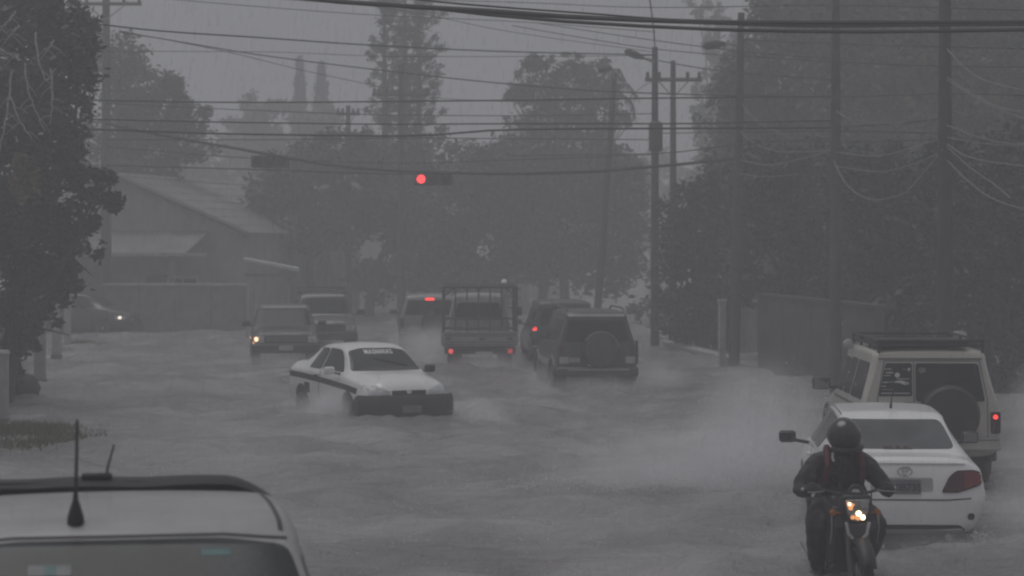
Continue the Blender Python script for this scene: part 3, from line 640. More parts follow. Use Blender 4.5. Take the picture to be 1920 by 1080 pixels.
cable([(-900, -256), (-200, -118), (440, -22), (600, -2), (760, 14), (960, 27), (1100, 36), (1300, 43), (1560, 50), (1760, 47), (2080, 46), (2900, 16)], (33.1, 27.9), .017, 'thinner cable twisted between the two heavy cables at the top', group=GB)
cable([(700, -14), (800, 1), (960, 15), (1100, 25), (1250, 36), (1420, 42)], (31.2, 30.6), .014, 'thin cable joining the heavy bundle from the upper left', group=GB)
TH = [([(300, -3), (480, 12), (700, 28), (960, 40), (1230, 60)], 63, 66, .012), ([(140, 40), (300, 58), (480, 70), (700, 85), (960, 97), (1228, 103)], 50, 67, .02),
      ([(222, 60), (300, 72), (480, 102), (700, 130), (960, 158), (1150, 172), (1390, 180)], 63, 58, .018), ([(225, 58), (430, 98), (560, 130), (690, 158), (752, 172)], 65, 86, .014),
      ([(100, 187), (480, 192), (760, 190), (960, 188), (1230, 184), (1560, 181)], 52, 49, .018), ([(199, 194), (480, 207), (760, 216), (960, 217), (1228, 213)], 65, 67, .014),
      ([(100, 222), (480, 230), (760, 233), (960, 232), (1230, 232), (1560, 226)], 52, 49, .018), ([(100, 240), (480, 252), (760, 255), (960, 243), (1230, 241), (1570, 240)], 52, 49, .024),
      ([(199, 262), (480, 262), (760, 259), (960, 260), (1228, 262)], 65, 67, .016), ([(199, 275), (480, 297), (760, 306), (960, 300), (1228, 290)], 65, 67, .014),
      ([(199, 310), (480, 318), (760, 326), (960, 326), (1228, 312), (1376, 296)], 65, 58, .02), ([(653, 214), (752, 178)], 98, 86, .014), ([(752, 180), (960, 190), (1150, 186)], 86, 77, .014),
      ([(960, 48), (1100, 72), (1230, 92), (1384, 106)], 70, 58, .014), ([(1000, 42), (1200, 72), (1390, 96), (1570, 112)], 70, 49, .014), ([(1198, 107), (1345, 132), (1570, 150)], 67, 49, .016),
      ([(1384, 74), (1567, 82), (1772, 88), (1960, 92)], 58, 40, .014), ([(1384, 104), (1567, 116), (1772, 124), (1960, 126)], 58, 40, .014), ([(1384, 178), (1567, 182), (1772, 176), (1960, 180)], 58, 40, .014),
      ([(1384, 232), (1480, 241), (1567, 238), (1680, 232), (1772, 222)], 58, 42, .016), ([(1380, 262), (1567, 266), (1772, 262), (1960, 266)], 58, 40, .014), ([(960, 292), (1228, 288), (1380, 272), (1567, 258)], 70, 49, .016),
      ([(700, -2), (960, 4), (1228, 14), (1567, 10), (1800, 16), (2000, 22)], 70, 38, .012), ([(1228, 250), (1380, 248), (1567, 246), (1772, 250)], 67, 42, .016), ([(1228, 86), (1226, 60), (1218, -5)], 67, 60, .02),
      ([(1262, 148), (1228, 152), (1130, 240)], 73, 77, .010), ([(500, -3), (700, 12), (960, 60), (1228, 98)], 66, 67, .010), ([(199, 96), (480, 97), (760, 106), (960, 106), (1228, 104)], 65, 67, .010)]
TL = ['faint thin cable just below the heavy bundle against the open sky', 'cable sagging from the upper left tree to the top of the dark close pole', 'slanting cable from the left lamp arm down to the pole with the short lamp arm', 'slanting thin cable ending at the crossarm in front of the open pine',
      'nearly level cable touching the tips of the middle treetops', 'faint level cable just under the nearly level treetop cable', 'level cable midway between the treetop cable and the thicker cable below', 'thicker level cable across the middle of the crowns', 'thin level cable just below the thicker level cable', 'thin sagging cable just above the signal span cable on the left', 'dark cable running below the signal span cable',
      'short thin cable between the two far crossarm poles', 'thin cable from the far pine crossarm to the leaning lamp pole', 'thin cable dropping from mid sky to the pole with the short lamp arm', 'thin cable dropping from mid sky to the third right pole', 'slanting cable through the tops of the close pair of poles', 'thin cable just under the heavy bundle in front of the right trees', 'second thin cable under the heavy bundle in front of the right trees', 'thin cable a third of the way down the right trees',
      'sagging cable between the lamp arm pole and the thick right pole', 'level thin cable halfway down the right trees', 'rising cable from the middle trees to the third right pole', 'faint thin cable above the heavy bundle', 'cable between the dark close pole and the thick right pole', 'short cable rising steeply out of the top of the dark close pole', 'thin cable from the braced crossarm down to the leaning lamp pole', 'thin slanting cable from the heavy bundle to the dark close pole', 'thin level cable high in the open sky left of the pine']
for (pl, y0, y1, r), tl_ in zip(TH, TL): cable(pl, (y0, y1), r, tl_)
span = cable([(199, 232), (250, 243), (480, 285), (640, 312), (760, 321), (960, 326), (1100, 322), (1230, 312), (1379, 298)], (64.8, 58), .042, 'thick sagging span cable that carries the two traffic signals', group='signal span cable')
GW = 'pale drooping service wires on the right'
pw = 'pale drooping service wire looped between the right hand poles'
WL = ['deep U shaped pale wire loop between the third pole and the thick pole', 'topmost pale wire drooping right from the thick pole', 'second pale wire drooping right from the thick pole', 'third pale wire drooping right from the thick pole', 'fourth pale wire drooping right, near the middle of the thick pole', 'nearly flat pale wire right of the thick pole', 'pale wire just below the flat one right of the thick pole', 'lowest and longest pale wire drooping right from the thick pole', 'short steep pale wire beside the lowest one right of the thick pole', 'short curl of pale wire at the pole with the lamp arm', 'pale wire from the lamp arm pole to the third pole, upper one', 'pale wire from the lamp arm pole to the third pole, middle one', 'pale wire stub from the lamp arm pole, lowest one', 'upper shallow pale wire left of the thick pole', 'lower shallow pale wire left of the thick pole', 'high slack pale wire left of the thick pole', 'short pale wire hanging down along the thick pole']
for wi, (pl, y0, y1) in enumerate((([(1564, 302), (1580, 335), (1605, 362), (1640, 375), (1690, 365), (1730, 325), (1768, 280)], 48.8, 41.8), ([(1776, 92), (1810, 128), (1850, 152), (1930, 172)], 41.8, 39), ([(1776, 145), (1830, 180), (1880, 203), (1930, 212)], 41.8, 39),
                   ([(1776, 150), (1840, 190), (1890, 212), (1930, 226)], 41.8, 39), ([(1776, 235), (1820, 252), (1870, 266), (1930, 273)], 41.8, 39), ([(1776, 258), (1840, 268), (1880, 272), (1930, 274)], 41.8, 39), ([(1776, 270), (1810, 292), (1860, 304), (1930, 312)], 41.8, 39),
                   ([(1776, 300), (1810, 335), (1860, 372), (1930, 396)], 41.8, 39), ([(1776, 275), (1820, 315), (1870, 350), (1895, 372)], 41.8, 40), ([(1388, 190), (1410, 218), (1440, 240), (1480, 255)], 58, 54), ([(1386, 245), (1420, 272), (1470, 285), (1566, 282)], 58, 49),
                   ([(1386, 300), (1440, 309), (1500, 298), (1566, 280)], 58, 49), ([(1384, 326), (1440, 331), (1500, 326)], 58, 53), ([(1568, 285), (1640, 293), (1700, 280), (1768, 258)], 48.8, 42), ([(1568, 312), (1650, 322), (1710, 308), (1768, 284)], 48.8, 42), ([(1568, 208), (1600, 226), (1680, 232), (1768, 180)], 48.8, 42), ([(1748, 178), (1744, 220), (1742, 258)], 41.8, 41.8))):
    cable(pl, (y0, y1), .011, WL[wi], M_CABLEW, GW, 'service_wire', 20, 'wire')

# traffic signals hung on the span cable
def signal(px, py, Y, label, lit):
    c = at(px, py, Y); rt = empty('traffic_signal', c, 0, label, 'traffic signal', 'signals hung over the crossing')
    MB().box((0, 0, 0), (1.02, .26, .34)).build('housing', M('housing_grey', (.09, .09, .092), .6), rt, bev=.03)
    for i, x in enumerate((-.33, 0, .33)):
        on = lit and i == 0
        L_ = MB().lathe([(.02, -.17), (.095, -.155), (.115, -.125)], (x, 0, 0), 'y', 20).build('lens', M('signal_red_lit', (.5, .02, .02), .3, emit=(1, .045, .05), es=4.2) if on else (M_DREDL if i == 0 else M_TRIM), rt)
        if on: L_['label'] = 'lit red lens'
        MB().tube([(x + .14 * math.cos(a), -.22, .14 * math.sin(a)) for a in np.linspace(.1, math.pi - .1, 10)], .02, 5).build('visor', M_BLACK, L_)
    for x in (-.3, .3): MB().tube([(x, 0, .17), (x, 0, .42 if lit else .3)], .018, 6).build('hanger', M_STEEL, rt)
signal(813, 336, 62.6, 'horizontal traffic signal with its red light lit over the crossing', True)
signal(507, 303, 63.4, 'unlit dark horizontal signal hung left of the red one', False)

# ------------------------------------------------------------------ vehicles
# ---- white saloon seen from behind (front of the queue on the right)
def saloon_st():
    return [(0.00, .06, .36, .60, .56, .80, .74, .72, .84, .58, .0), (0.03, .05, .28, .66, .56, .855, .82, .76, .92, .64, .01), (.10, .03, .25, .72, .58, .88, .90, .79, 1.005, .68, .02), (.20, 0, .22, .76, .58, .88, .93, .81, 1.03, .68, .02),
            (.60, 0, .2, .78, .58, .88, .95, .82, 1.035, .66, .02), (.72, 0, .2, .78, .58, .88, .955, .82, 1.06, .65, .02), (1.36, 0, .2, .79, .58, .88, .97, .82, 1.385, .57, .02), (1.60, 0, .2, .79, .58, .88, .97, .82, 1.42, .58, .02),
            (2.4, 0, .2, .79, .58, .88, .97, .82, 1.43, .59, .02), (2.85, 0, .2, .79, .58, .88, .97, .82, 1.42, .58, .02), (3.60, 0, .2, .79, .58, .88, .95, .80, 1.02, .66, .02), (3.72, 0, .2, .78, .58, .88, .93, .79, .98, .64, .02),
            (4.2, 0, .2, .76, .56, .86, .82, .74, .86, .56, .02), (4.46, -.03, .24, .70, .5, .78, .68, .66, .74, .5, .01), (4.54, -.06, .3, .6, .48, .66, .6, .56, .64, .44, 0)]
YC = 24.9
wc = Car('saloon_car', at(1697, 0, YC) * Vector((1, 1, 0)) if False else (at(1697, 0, YC).x, YC, GROUND), R(-3.5), 'white saloon car seen from behind, driving just past the motorcyclist', 'car', saloon_st(), M_WHITE)
wc.panel('rear_window', 'rear', rnd([(-.63, 1.085), (.63, 1.085), (.515, 1.365), (-.515, 1.365)], .07), M('reflection_toned_glass', (.085, .09, .094), .22, var=.3, scale=2.5, spec=.3), cuts=4, out=.012)  # paler base colour puts reflected light into the glass
for sg in ('left', 'right'):
    wc.panel('side_window', sg, rnd([(1.75, 1.0), (2.32, 1.0), (2.32, 1.395), (1.62, 1.36), (1.45, 1.22)], .06), M_GLASS)
    wc.panel('side_window', sg, rnd([(2.38, 1.0), (3.34, 1.0), (2.92, 1.33), (2.78, 1.385), (2.38, 1.395)], .06), M_GLASS)
    wc.panel('door_seam', sg, [(2.34, .35), (2.365, .35), (2.365, .98), (2.34, .98)], M_TRIM, out=.003)
    wc.panel('door_handle', sg, rect(1.75, .84, 1.95, .87), M_WHITE, out=.03)
    wc.panel('door_handle', sg, rect(2.5, .84, 2.7, .87), M_WHITE, out=.03)
wc.panel('windscreen', 'front', rnd([(-.66, 1.03), (.66, 1.03), (.55, 1.38), (-.55, 1.38)], .06), M_GLASS)
tl = rnd([(.385, .68), (.56, .68), (.80, .76), (.83, .80), (.83, .885), (.74, .92), (.55, .915), (.47, .85)], .03)
for pl in (tl, mir(tl)):
    t_ = wc.panel('tail_light', 'rear', pl, M_DREDL, out=.012, back=.12)
    k = 1 if pl is tl else -1
    inner = [(k * a, b) for a, b in [(.62, .72), (.80, .775), (.82, .87), (.72, .905), (.63, .90)]]
    wc.panel('reflector', 'rear', rnd(inner, .02), M_REDL, out=.02, parent=t_, back=.1)
wc.panel('bumper_seam', 'rear', [(-.70, .615), (-.45, .595), (.45, .595), (.70, .615), (.70, .628), (.45, .61), (-.45, .61), (-.70, .628)], M_TRIM, out=.004)
wc.panel('trunk_seam', 'rear', [(-.36, .6), (-.345, .6), (-.345, .70), (-.36, .70)], M_TRIM, out=.003)
wc.panel('plate_recess', 'rear', rect(-.36, .69, .30, .835, .03), M_DIRTY, out=.004)
pt = wc.panel('licence_plate', 'rear', rect(-.17, .665, .17, .815, .01), M('plate_dark', (.16, .16, .18), .45), out=.016)
wc.text('plate_lettering', 'rear', 'P 0B735', .105, 0, .70, M_TRIM, parent=pt, out=.019, bold=.002)
wc.panel('trunk_lip', 'rear', rect(-.64, .985, .64, 1.0, .006), M_WHITE, out=.02)
em = MB().tube([(.075 * math.cos(a), -.012, .905 + .05 * math.sin(a)) for a in np.linspace(0, 2 * math.pi, 24)], .009, 5)
em.tube([(.045 * math.cos(a), -.012, .925 + .018 * math.sin(a)) for a in np.linspace(0, 2 * math.pi, 18)], .007, 5); em.tube([(.02 * math.cos(a), -.012, .905 + .045 * math.sin(a)) for a in np.linspace(0, 2 * math.pi, 18)], .007, 5)
e_ = em.build('emblem', M_CHROME, wc.root); e_.location.y = .03
wc.panel('rear_valance', 'rear', rnd([(-.66, .27), (.66, .27), (.58, .34), (-.58, .34)], .03), M_BLACK, out=.006)
for pl in (rect(.66, .395, .735, .465, .03),): wc.pair('fog_lamp', 'rear', pl, M_BLACK, out=.008)
MB().box((0, 2.2, .24), (1.5, 3.9, .16)).build('underbody', M_BLACK, wc.root, sm=False)
wc.wheels((.98, 3.58), .80, .315, w=.2)
wc.mirror(2.98, 1.02, 1.075, M_BLACK, 1.0)
MB().tube([(0, 1.52, 1.475), (0, 1.44, 1.56), (0, 1.36, 1.63)], [.018, .009, .004], 6).build('antenna', M_TRIM, wc.root)
wc.panel('high_brake_lamp', 'rear', rect(-.16, 1.08, .16, 1.11, .01), M_DREDL, out=.012)
MB().tube([(.45, .05, .22), (.45, -.04, .22)], .035, 10).build('exhaust_pipe', M_STEEL, wc.root)
for x in (-.57, .57): wc.panel('roof_gutter', 'top', [(x * .965, 1.5), (x * .985, 1.5), (x * .985, 2.8), (x * .965, 2.8)], M_TRIM, out=.002)

# ---- boxy off-roaders
def boxy(L, W, Ht, belt, hood, roof_w, cowl, ws_top, zb=.42, rl=.10, hw=None):
    w = W / 2; hw = hw or w * .9
    return [(0, rl, zb + .06, w * .86, .75, w * .96, belt, w * .93, Ht - .10, roof_w * .93, .0), (.05, rl, zb, w * .93, .75, w * .985, belt, w * .965, Ht - .04, roof_w * .97, .02), (.16, rl * .9, zb, w * .96, .75, w, belt, w * .97, Ht - .01, roof_w, .03),
            (1.2, 0, zb, w * .96, .75, w, belt, w * .975, Ht, roof_w, .035), (ws_top, 0, zb, w * .96, .75, w, belt, w * .97, Ht - .02, roof_w * .98, .03), (ws_top + .08, 0, zb, w * .96, .75, w, belt, w * .97, Ht - .08, roof_w * .98, .02),
            (cowl, 0, zb, w * .96, .75, w, belt - .01, w * .95, hood + .06, w * .80, .02), (cowl + .08, 0, zb, w * .96, .75, w, hood - .06, w * .95, hood + .01, w * .78, .03), (L - .25, 0, zb, w * .95, .72, w * .99, hood - .10, hw, hood - .03, hw * .86, .03),
            (L - .08, -.02, zb + .02, w * .93, .66, w * .97, hood - .14, hw * .97, hood - .09, hw * .84, .01), (L, -.03, zb + .08, w * .9, .64, w * .94, hood - .2, hw * .92, hood - .16, hw * .8, .0)]
def side_glass(c, a, b, z0, z1, mat=M_GLASS, slope_front=.0, slope_back=.0, inset=.0):
    c.sides('side_window', rnd([(a, z0), (b, z0), (b - slope_front, z1), (a + slope_back, z1)], .05), mat)

# beige-white off-roader with a roof rack
HP = 1.86; YP = 31.6
pc = Car('off_road_car', (at(1746, 0, YP).x, YP, GROUND), R(-.5), 'boxy beige off-road car with roof rack and stickers on its rear window', 'car', boxy(4.5, 1.90, HP, 1.14, 1.12, .76, 3.15, 2.65, hw=.78), M_CREAM)
pw_ = [(-.70, 1.24), (-.245, 1.24), (-.245, 1.685), (-.60, 1.685)]
lw = pc.panel('rear_window', 'rear', rnd(pw_, .03), M_GLASS, out=.008)
big = pc.panel('rear_window', 'rear', rnd([(-.20, 1.17), (.735, 1.17), (.645, 1.68), (-.20, 1.685)], .04), M_GLASS, out=.008)
for a0, b0, a1, b1 in ((-.62, 1.60, -.52, 1.612), (-.6, 1.55, -.50, 1.565), (-.62, 1.515, -.54, 1.525), (-.64, 1.42, -.57, 1.435), (-.655, 1.37, -.6, 1.38), (-.56, 1.43, -.5, 1.437), (-.67, 1.275, -.52, 1.287), (-.5, 1.275, -.28, 1.287), (-.66, 1.33, -.5, 1.334), (-.3, 1.58, -.27, 1.62), (-.37, 1.6, -.3, 1.604), (-.34, 1.395, -.29, 1.43), (-.45, 1.47, -.28, 1.478)):
    pc.panel('sticker', 'rear', [(a0, b0), (a1, b0), (a1, b1), (a0, b1)], M_STICK, out=.011, parent=lw, cuts=0, back=.002)
pc.panel('sticker', 'rear', [(-.445 + .035 * math.cos(a), 1.525 + .035 * math.sin(a)) for a in np.linspace(0, 2 * math.pi, 16)[:-1]], M_STICK, out=.011, parent=lw, cuts=0, back=.002)
pc.panel('sticker', 'rear', [(-.48, 1.44), (-.40, 1.455), (-.33, 1.44), (-.29, 1.40), (-.34, 1.39), (-.42, 1.42), (-.49, 1.425)], M_STICK, out=.011, parent=lw, cuts=0, back=.002)
pc.panel('sticker', 'rear', [(-.11 + .05 * math.cos(a), 1.59 + .04 * math.sin(a)) for a in np.linspace(0, 2 * math.pi, 12)[:-1]], M('faded_sticker', (.17, .17, .18), .6, var=.6, scale=30), out=.011, parent=big, cuts=0, back=.002)
pc.panel('door_gap', 'rear', [(-.229, .62), (-.214, .62), (-.214, 1.70), (-.229, 1.70)], M_TRIM, out=.004)
pc.panel('door_seam', 'rear', [(-.72, .60), (-.71, .60), (-.71, 1.2), (-.61, 1.71), (.66, 1.71), (.76, 1.2), (.76, .6), (.77, .6), (.77, 1.2), (.67, 1.72), (-.62, 1.72), (-.72, 1.2)], M_TRIM, out=.004, cuts=2)
pc.panel('door_handle', 'rear', rect(-.36, 1.12, -.25, 1.16, .01), M_BLACK, out=.03)
pc.panel('door_hinge', 'rear', rect(-.735, 1.03, -.70, 1.16, .01), M_BLACK, out=.03)
sp_ = MB().lathe([(.15, -.27), (.36, -.26), (.40, -.22), (.405, -.06), (.36, -.02), (.1, -.01)], (.22, -.0, 1.0), 'y', 36).build('spare_tyre_cover', M_BLACK, pc.root)
MB().box((.22, .02, 1.0), (.2, .1, .2)).build('spare_bracket', M_BLACK, sp_)
for k in (1, -1):
    pl = [(k * a, b) for a, b in rect(.805, .74, .935, 1.03, .015)]
    t_ = pc.panel('tail_light', 'rear', pl, M_DREDL, out=.02, back=.1, flat=True)
    if k == 1:
        pc.panel('lit_lamp', 'rear', [(.865 + .030 * math.cos(a), .965 + .030 * math.sin(a)) for a in np.linspace(0, 2 * math.pi, 14)[:-1]], M_REDON, out=.05, parent=t_, cuts=0)
bmp = MB().box((0, -.07, .60), (1.84, .16, .16)).build('bumper', M_CREAM, pc.root, bev=.03)
MB().box((0, -.11, .69), (1.80, .14, .02)).build('bumper_trim', M_CHROME, bmp)
side_glass(pc, .25, 1.30, 1.18, 1.68, slope_back=.04); side_glass(pc, 1.40, 2.05, 1.18, 1.68); side_glass(pc, 2.12, 2.98, 1.18, 1.66, slope_front=.36)
pc.panel('windscreen', 'front', rnd([(-.74, 1.24), (.74, 1.24), (.66, 1.74), (-.66, 1.74)], .05), M_GLASS)
pc.sides('waist_stripe', [(.2, 1.06), (3.0, 1.06), (3.0, 1.10), (.2, 1.10)], M_GREYP, out=.003)
pc.wheels((.85, 3.72), .90, .385, w=.25, flare=M_BLACK)
pc.mirror(2.92, 1.24, 1.12, M_BLACK, 1.35)
rk = MB()
for x in (-.70, .70): rk.tube([(x, .06, HP + .06), (x, 2.5, HP + .06)], .022, 6); rk.tube([(x, .06, HP + .13), (x, 2.5, HP + .13)], .018, 6)
for y in np.linspace(.06, 2.5, 9): rk.tube([(-.72, y, HP + .06), (.72, y, HP + .06)], .018, 6)
for y in (.06, 2.5): rk.tube([(-.72, y, HP + .13), (.72, y, HP + .13)], .02, 6)
for y in (.06, .9, 1.7, 2.5):
    for x in (-.70, .70): rk.tube([(x, y, HP - .04), (x, y, HP + .13)], .02, 6)
rack = rk.build('roof_rack', M_BLACK, pc.root)
MB().box((-.1, .7, HP + .095), (1.25, 1.1, .05)).build('rack_tray', M_BLACK, rack)
for x in (-.8,): MB().lathe([(.03, -.05), (.07, -.03), (.075, .03), (.05, .05)], (x, 2.3, HP - .02), 'y', 14).build('work_lamp', M_LENS, rack)
pc.panel('roof_drip_rail', 'rear', [(-.70, 1.735), (.70, 1.735), (.695, 1.75), (-.695, 1.75)], M_TRIM, out=.012)
MB().box((.885, .42, 1.30), (.05, .16, .18)).build('side_reflector', M_TRIM, pc.root, bev=.01)

# dark off-roader with a spare wheel on the tail door
HM = 1.80; YM = 49.2
mc = Car('off_road_car', (at(1120, 0, YM).x, YM, GROUND), R(6), 'dark off-road car with a round spare wheel on its tail door', 'car', boxy(4.3, 1.72, HM, 1.10, 1.08, .65, 3.0, 2.45, hw=.72), M_GREYP)
mc.panel('rear_window', 'rear', rnd([(-.68, 1.17), (.68, 1.17), (.58, 1.62), (-.58, 1.62)], .06), M_GLASS, out=.008)
mc.panel('roof_edge', 'rear', rect(-.60, 1.70, .60, 1.755, .02), M_SILVER, out=.015)
for x in (-.71, .71): pass
spw = MB().lathe([(.22, -.26), (.36, -.25), (.385, -.2), (.385, -.06), (.34, -.02), (.1, 0)], (.05, .0, 1.02), 'y', 36).build('spare_wheel', M_RUBBER, mc.root)
MB().lathe([(.05, -.268), (.27, -.275), (.30, -.268), (.345, -.262), (.35, -.25)], (.05, 0, 1.02), 'y', 36).build('spare_wheel_cover', M_GREYP, spw)
MB().tube([(.05 + .37 * math.cos(a), -.245, 1.02 + .37 * math.sin(a)) for a in np.linspace(.1, 2.6, 18)], .012, 5).build('spare_wheel_rim_band', M_STEEL, spw)
MB().box((.05, .03, 1.02), (.2, .1, .2)).build('spare_bracket', M_BLACK, spw)
for pl in (rect(.60, .72, .80, .86, .02),):
    for q in mc.pair('tail_light', 'rear', pl, M_LENS, out=.02): pass
for pl in (rect(.70, .87, .80, 1.1, .02),): mc.pair('tail_light', 'rear', pl, M_DREDL, out=.015)
mc.panel('tailgate_strip', 'rear', rect(-.58, .74, -.36, .84, .01), M_SILVER, out=.008)
bq = MB().box((0, -.09, .55), (1.70, .2, .2)).build('bumper', M_GREYP, mc.root, bev=.04)
MB().box((0, -.16, .60), (1.3, .09, .035)).build('bumper_step', M_STEEL, bq)
mc.panel('licence_plate', 'rear', rect(-.20, .66, .20, .78, .01), M_PLATE, out=.02)
mc.text('plate_lettering', 'rear', 'P 61 428', .09, 0, .69, M_TRIM, out=.024)
side_glass(mc, .25, 1.25, 1.16, 1.62); side_glass(mc, 1.33, 1.95, 1.16, 1.62); side_glass(mc, 2.02, 2.82, 1.16, 1.60, slope_front=.34)
mc.panel('windscreen', 'front', rnd([(-.66, 1.2), (.66, 1.2), (.57, 1.68), (-.57, 1.68)], .05), M_GLASS)
mc.wheels((.82, 3.45), .84, .37, w=.25, flare=M_GREYP)
mc.sides('side_moulding', [(1.3, .62), (3.0, .62), (3.0, .74), (1.3, .74)], M_SILVER, out=.02)
mc.mirror(2.75, 1.22, 1.0, M_BLACK, 1.15)
MB().box((.845, .05, .95), (.03, .2, .5)).build('rear_guard', M_BLACK, mc.root, bev=.01)
for x in (-.6, .6): MB().tube([(x, .3, HM + .02), (x, .5, HM + .07), (x, 2.1, HM + .07), (x, 2.3, HM)], .02, 6).build('roof_rail', M_TRIM, mc.root)
MB().tube([(-.62, 2.55, 1.72), (-.66, 2.4, 2.0)], .008, 5).build('antenna', M_TRIM, mc.root)

# dark estate with one red lamp, ahead of the dark off-roader
ec = Car('estate_car', (at(1060, 0, 59.5).x, 59.5, GROUND), R(4), 'dark car with one glowing red tail lamp, ahead of the spare wheel car', 'car', boxy(4.4, 1.74, 1.72, 1.02, 1.0, .66, 3.1, 2.5, hw=.74, zb=.3), M_DARKP)
ec.panel('rear_window', 'rear', rnd([(-.66, 1.12), (.66, 1.12), (.58, 1.55), (-.58, 1.55)], .05), M_GLASS)
ec.panel('roof_edge', 'rear', rect(-.6, 1.63, .6, 1.67, .02), M_GREYP, out=.012)
for k in (1, -1):
    t_ = ec.panel('tail_light', 'rear', [(k * a, b) for a, b in rect(.70, .92, .84, 1.14, .02)], M_DREDL, out=.015)
    if k < 0: ec.panel('lit_lamp', 'rear', [(-.775 + .055 * math.cos(a), 1.03 + .05 * math.sin(a)) for a in np.linspace(0, 2 * math.pi, 14)[:-1]], M_REDON, out=.03, parent=t_, cuts=0)
side_glass(ec, .25, 1.3, 1.1, 1.55); side_glass(ec, 1.4, 2.1, 1.1, 1.55); side_glass(ec, 2.16, 2.9, 1.1, 1.53, slope_front=.34)
ec.panel('windscreen', 'front', rnd([(-.66, 1.14), (.66, 1.14), (.58, 1.6), (-.58, 1.6)], .05), M_GLASS)
MB().box((0, -.05, .5), (1.7, .16, .22)).build('bumper', M_DARKP, ec.root, bev=.04)
ec.panel('licence_plate', 'rear', rect(-.2, .74, .2, .85, .01), M_PLATE, out=.012)
ec.wheels((.85, 3.5), .85, .33); ec.mirror(2.8, 1.12, 1.0, M_BLACK)

# light off-roader with its high brake lamp lit
bc = Car('off_road_car', (at(806, 0, 66.5).x, 66.5, GROUND), R(3), 'pale car with its high red brake lamp lit, left of the caged truck', 'car', boxy(4.4, 1.76, 1.70, 1.06, 1.04, .68, 3.1, 2.5, hw=.76, zb=.36), M('dull_silver', (.24, .24, .245), .4, .2, coat=.3))
bc.panel('rear_window', 'rear', rnd([(-.70, 1.14), (.70, 1.14), (.61, 1.56), (-.61, 1.56)], .05), M_GLASS)
bc.panel('high_brake_lamp', 'rear', rect(-.13, 1.555, .13, 1.625, .03), M_REDON, out=.03)
for pl in (rect(.73, .78, .85, 1.05, .02),): bc.pair('tail_light', 'rear', pl, M_DREDL, out=.015)
MB().box((0, -.06, .54), (1.72, .18, .24)).build('bumper', M_GREYP, bc.root, bev=.04)
spw = MB().lathe([(.2, -.22), (.33, -.21), (.35, -.17), (.35, -.04), (.1, 0)], (.1, .0, .9), 'y', 28).build('spare_wheel', M_RUBBER, bc.root)
MB().lathe([(.04, -.232), (.28, -.236), (.3, -.22)], (.1, 0, .9), 'y', 28).build('spare_wheel_cover', M_GREYP, spw)
side_glass(bc, .25, 1.3, 1.13, 1.56); side_glass(bc, 1.4, 2.05, 1.13, 1.56); side_glass(bc, 2.12, 2.9, 1.13, 1.54, slope_front=.34)
bc.panel('windscreen', 'front', rnd([(-.68, 1.18), (.68, 1.18), (.6, 1.6), (-.6, 1.6)], .05), M_GLASS)
bc.wheels((.85, 3.5), .86, .35); bc.mirror(2.8, 1.16, 1.03, M_BLACK)
for x in (-.62, .62): MB().tube([(x, .3, 1.70), (x, .45, 1.76), (x, 2.2, 1.76), (x, 2.4, 1.69)], .02, 6).build('roof_rail', M_SILVER, bc.root)
bc.panel('licence_plate', 'rear', rect(-.62, .7, -.3, .82, .01), M_PLATE, out=.012)

# ---- small truck with a cage over its bed
tx = at(900, 0, 57.8).x; tr = empty('pickup_truck', (tx, 57.8, GROUND), R(1.5), 'small flatbed truck with a dark pipe cage and two red tail lamps', 'truck')
MB().box((0, 1.5, .74), (1.84, 3.0, .08)).build('bed_floor', M_GREYP, tr, bev=.01)
tg = MB().box((0, .0, .85), (1.86, .05, .36)).build('tailgate', M_SILVER, tr, bev=.012)
for z in (.72, .78, .93, .99): MB().box((0, -.032, z), (1.78, .02, .018)).build('tailgate_rib', M_GREYP, tg)
for x in (-.78, .05, .74): MB().box((x, -.04, .86), (.14, .03, .05)).build('latch', M_TRIM, tg, bev=.008)
for sg in (-1, 1):
    sb_ = MB().box((sg * .915, 1.5, .85), (.045, 2.96, .34)).build('side_board', M_SILVER, tr, bev=.01)
    for y in (.6, 1.5, 2.4): MB().box((sg * .945, y, .85), (.02, .06, .32)).build('stake', M_GREYP, sb_)
cg = MB(); zt_ = 2.13
for x in (-.90, .90):
    for y in (.03, 1.0, 2.0, 2.97): cg.tube([(x, y, .9), (x, y, zt_)], .032, 8)
    for z in (1.35, 1.75, zt_): cg.tube([(x, .03, z), (x, 2.97, z)], .024, 6)
for y in (.03, 1.0, 2.0, 2.97): cg.tube([(-.90, y, zt_), (.90, y, zt_)], .036, 8)
for x in (-.45, 0, .45): cg.tube([(x, .03, zt_ + .01), (x, 2.97, zt_ + .01)], .022, 6)
for x in (-.30, .0, .30, -.6, .6): cg.tube([(x, 2.97, .9), (x, 2.97, zt_)], .022, 6)
for z in (1.25,): cg.tube([(-.9, 2.97, z), (.9, 2.97, z)], .03, 6); 
cg.tube([(-.9, .03, 1.12), (.9, .03, 1.12)], .032, 6)
cg.tube([(-.88, .03, 1.9), (-.6, .03, zt_)], .022, 6); cg.tube([(.88, .03, 1.9), (.6, .03, zt_)], .022, 6)
cg.build('cage', M_TRIM, tr)
cst = [(0, 0, .5, .74, .8, .80, 1.1, .79, 1.80, .62, .0), (.06, 0, .44, .78, .8, .82, 1.1, .80, 1.85, .65, .03), (.2, 0, .42, .78, .8, .83, 1.1, .81, 1.88, .66, .03), (.9, 0, .42, .78, .8, .83, 1.1, .81, 1.86, .66, .03), (1.1, 0, .42, .78, .8, .83, 1.1, .81, 1.80, .64, .02), (1.65, 0, .42, .78, .8, .83, 1.08, .80, 1.15, .70, .02), (1.85, -.04, .44, .76, .75, .81, .95, .77, 1.02, .66, .0), (1.92, -.05, .5, .7, .75, .76, .9, .7, .96, .6, 0)]
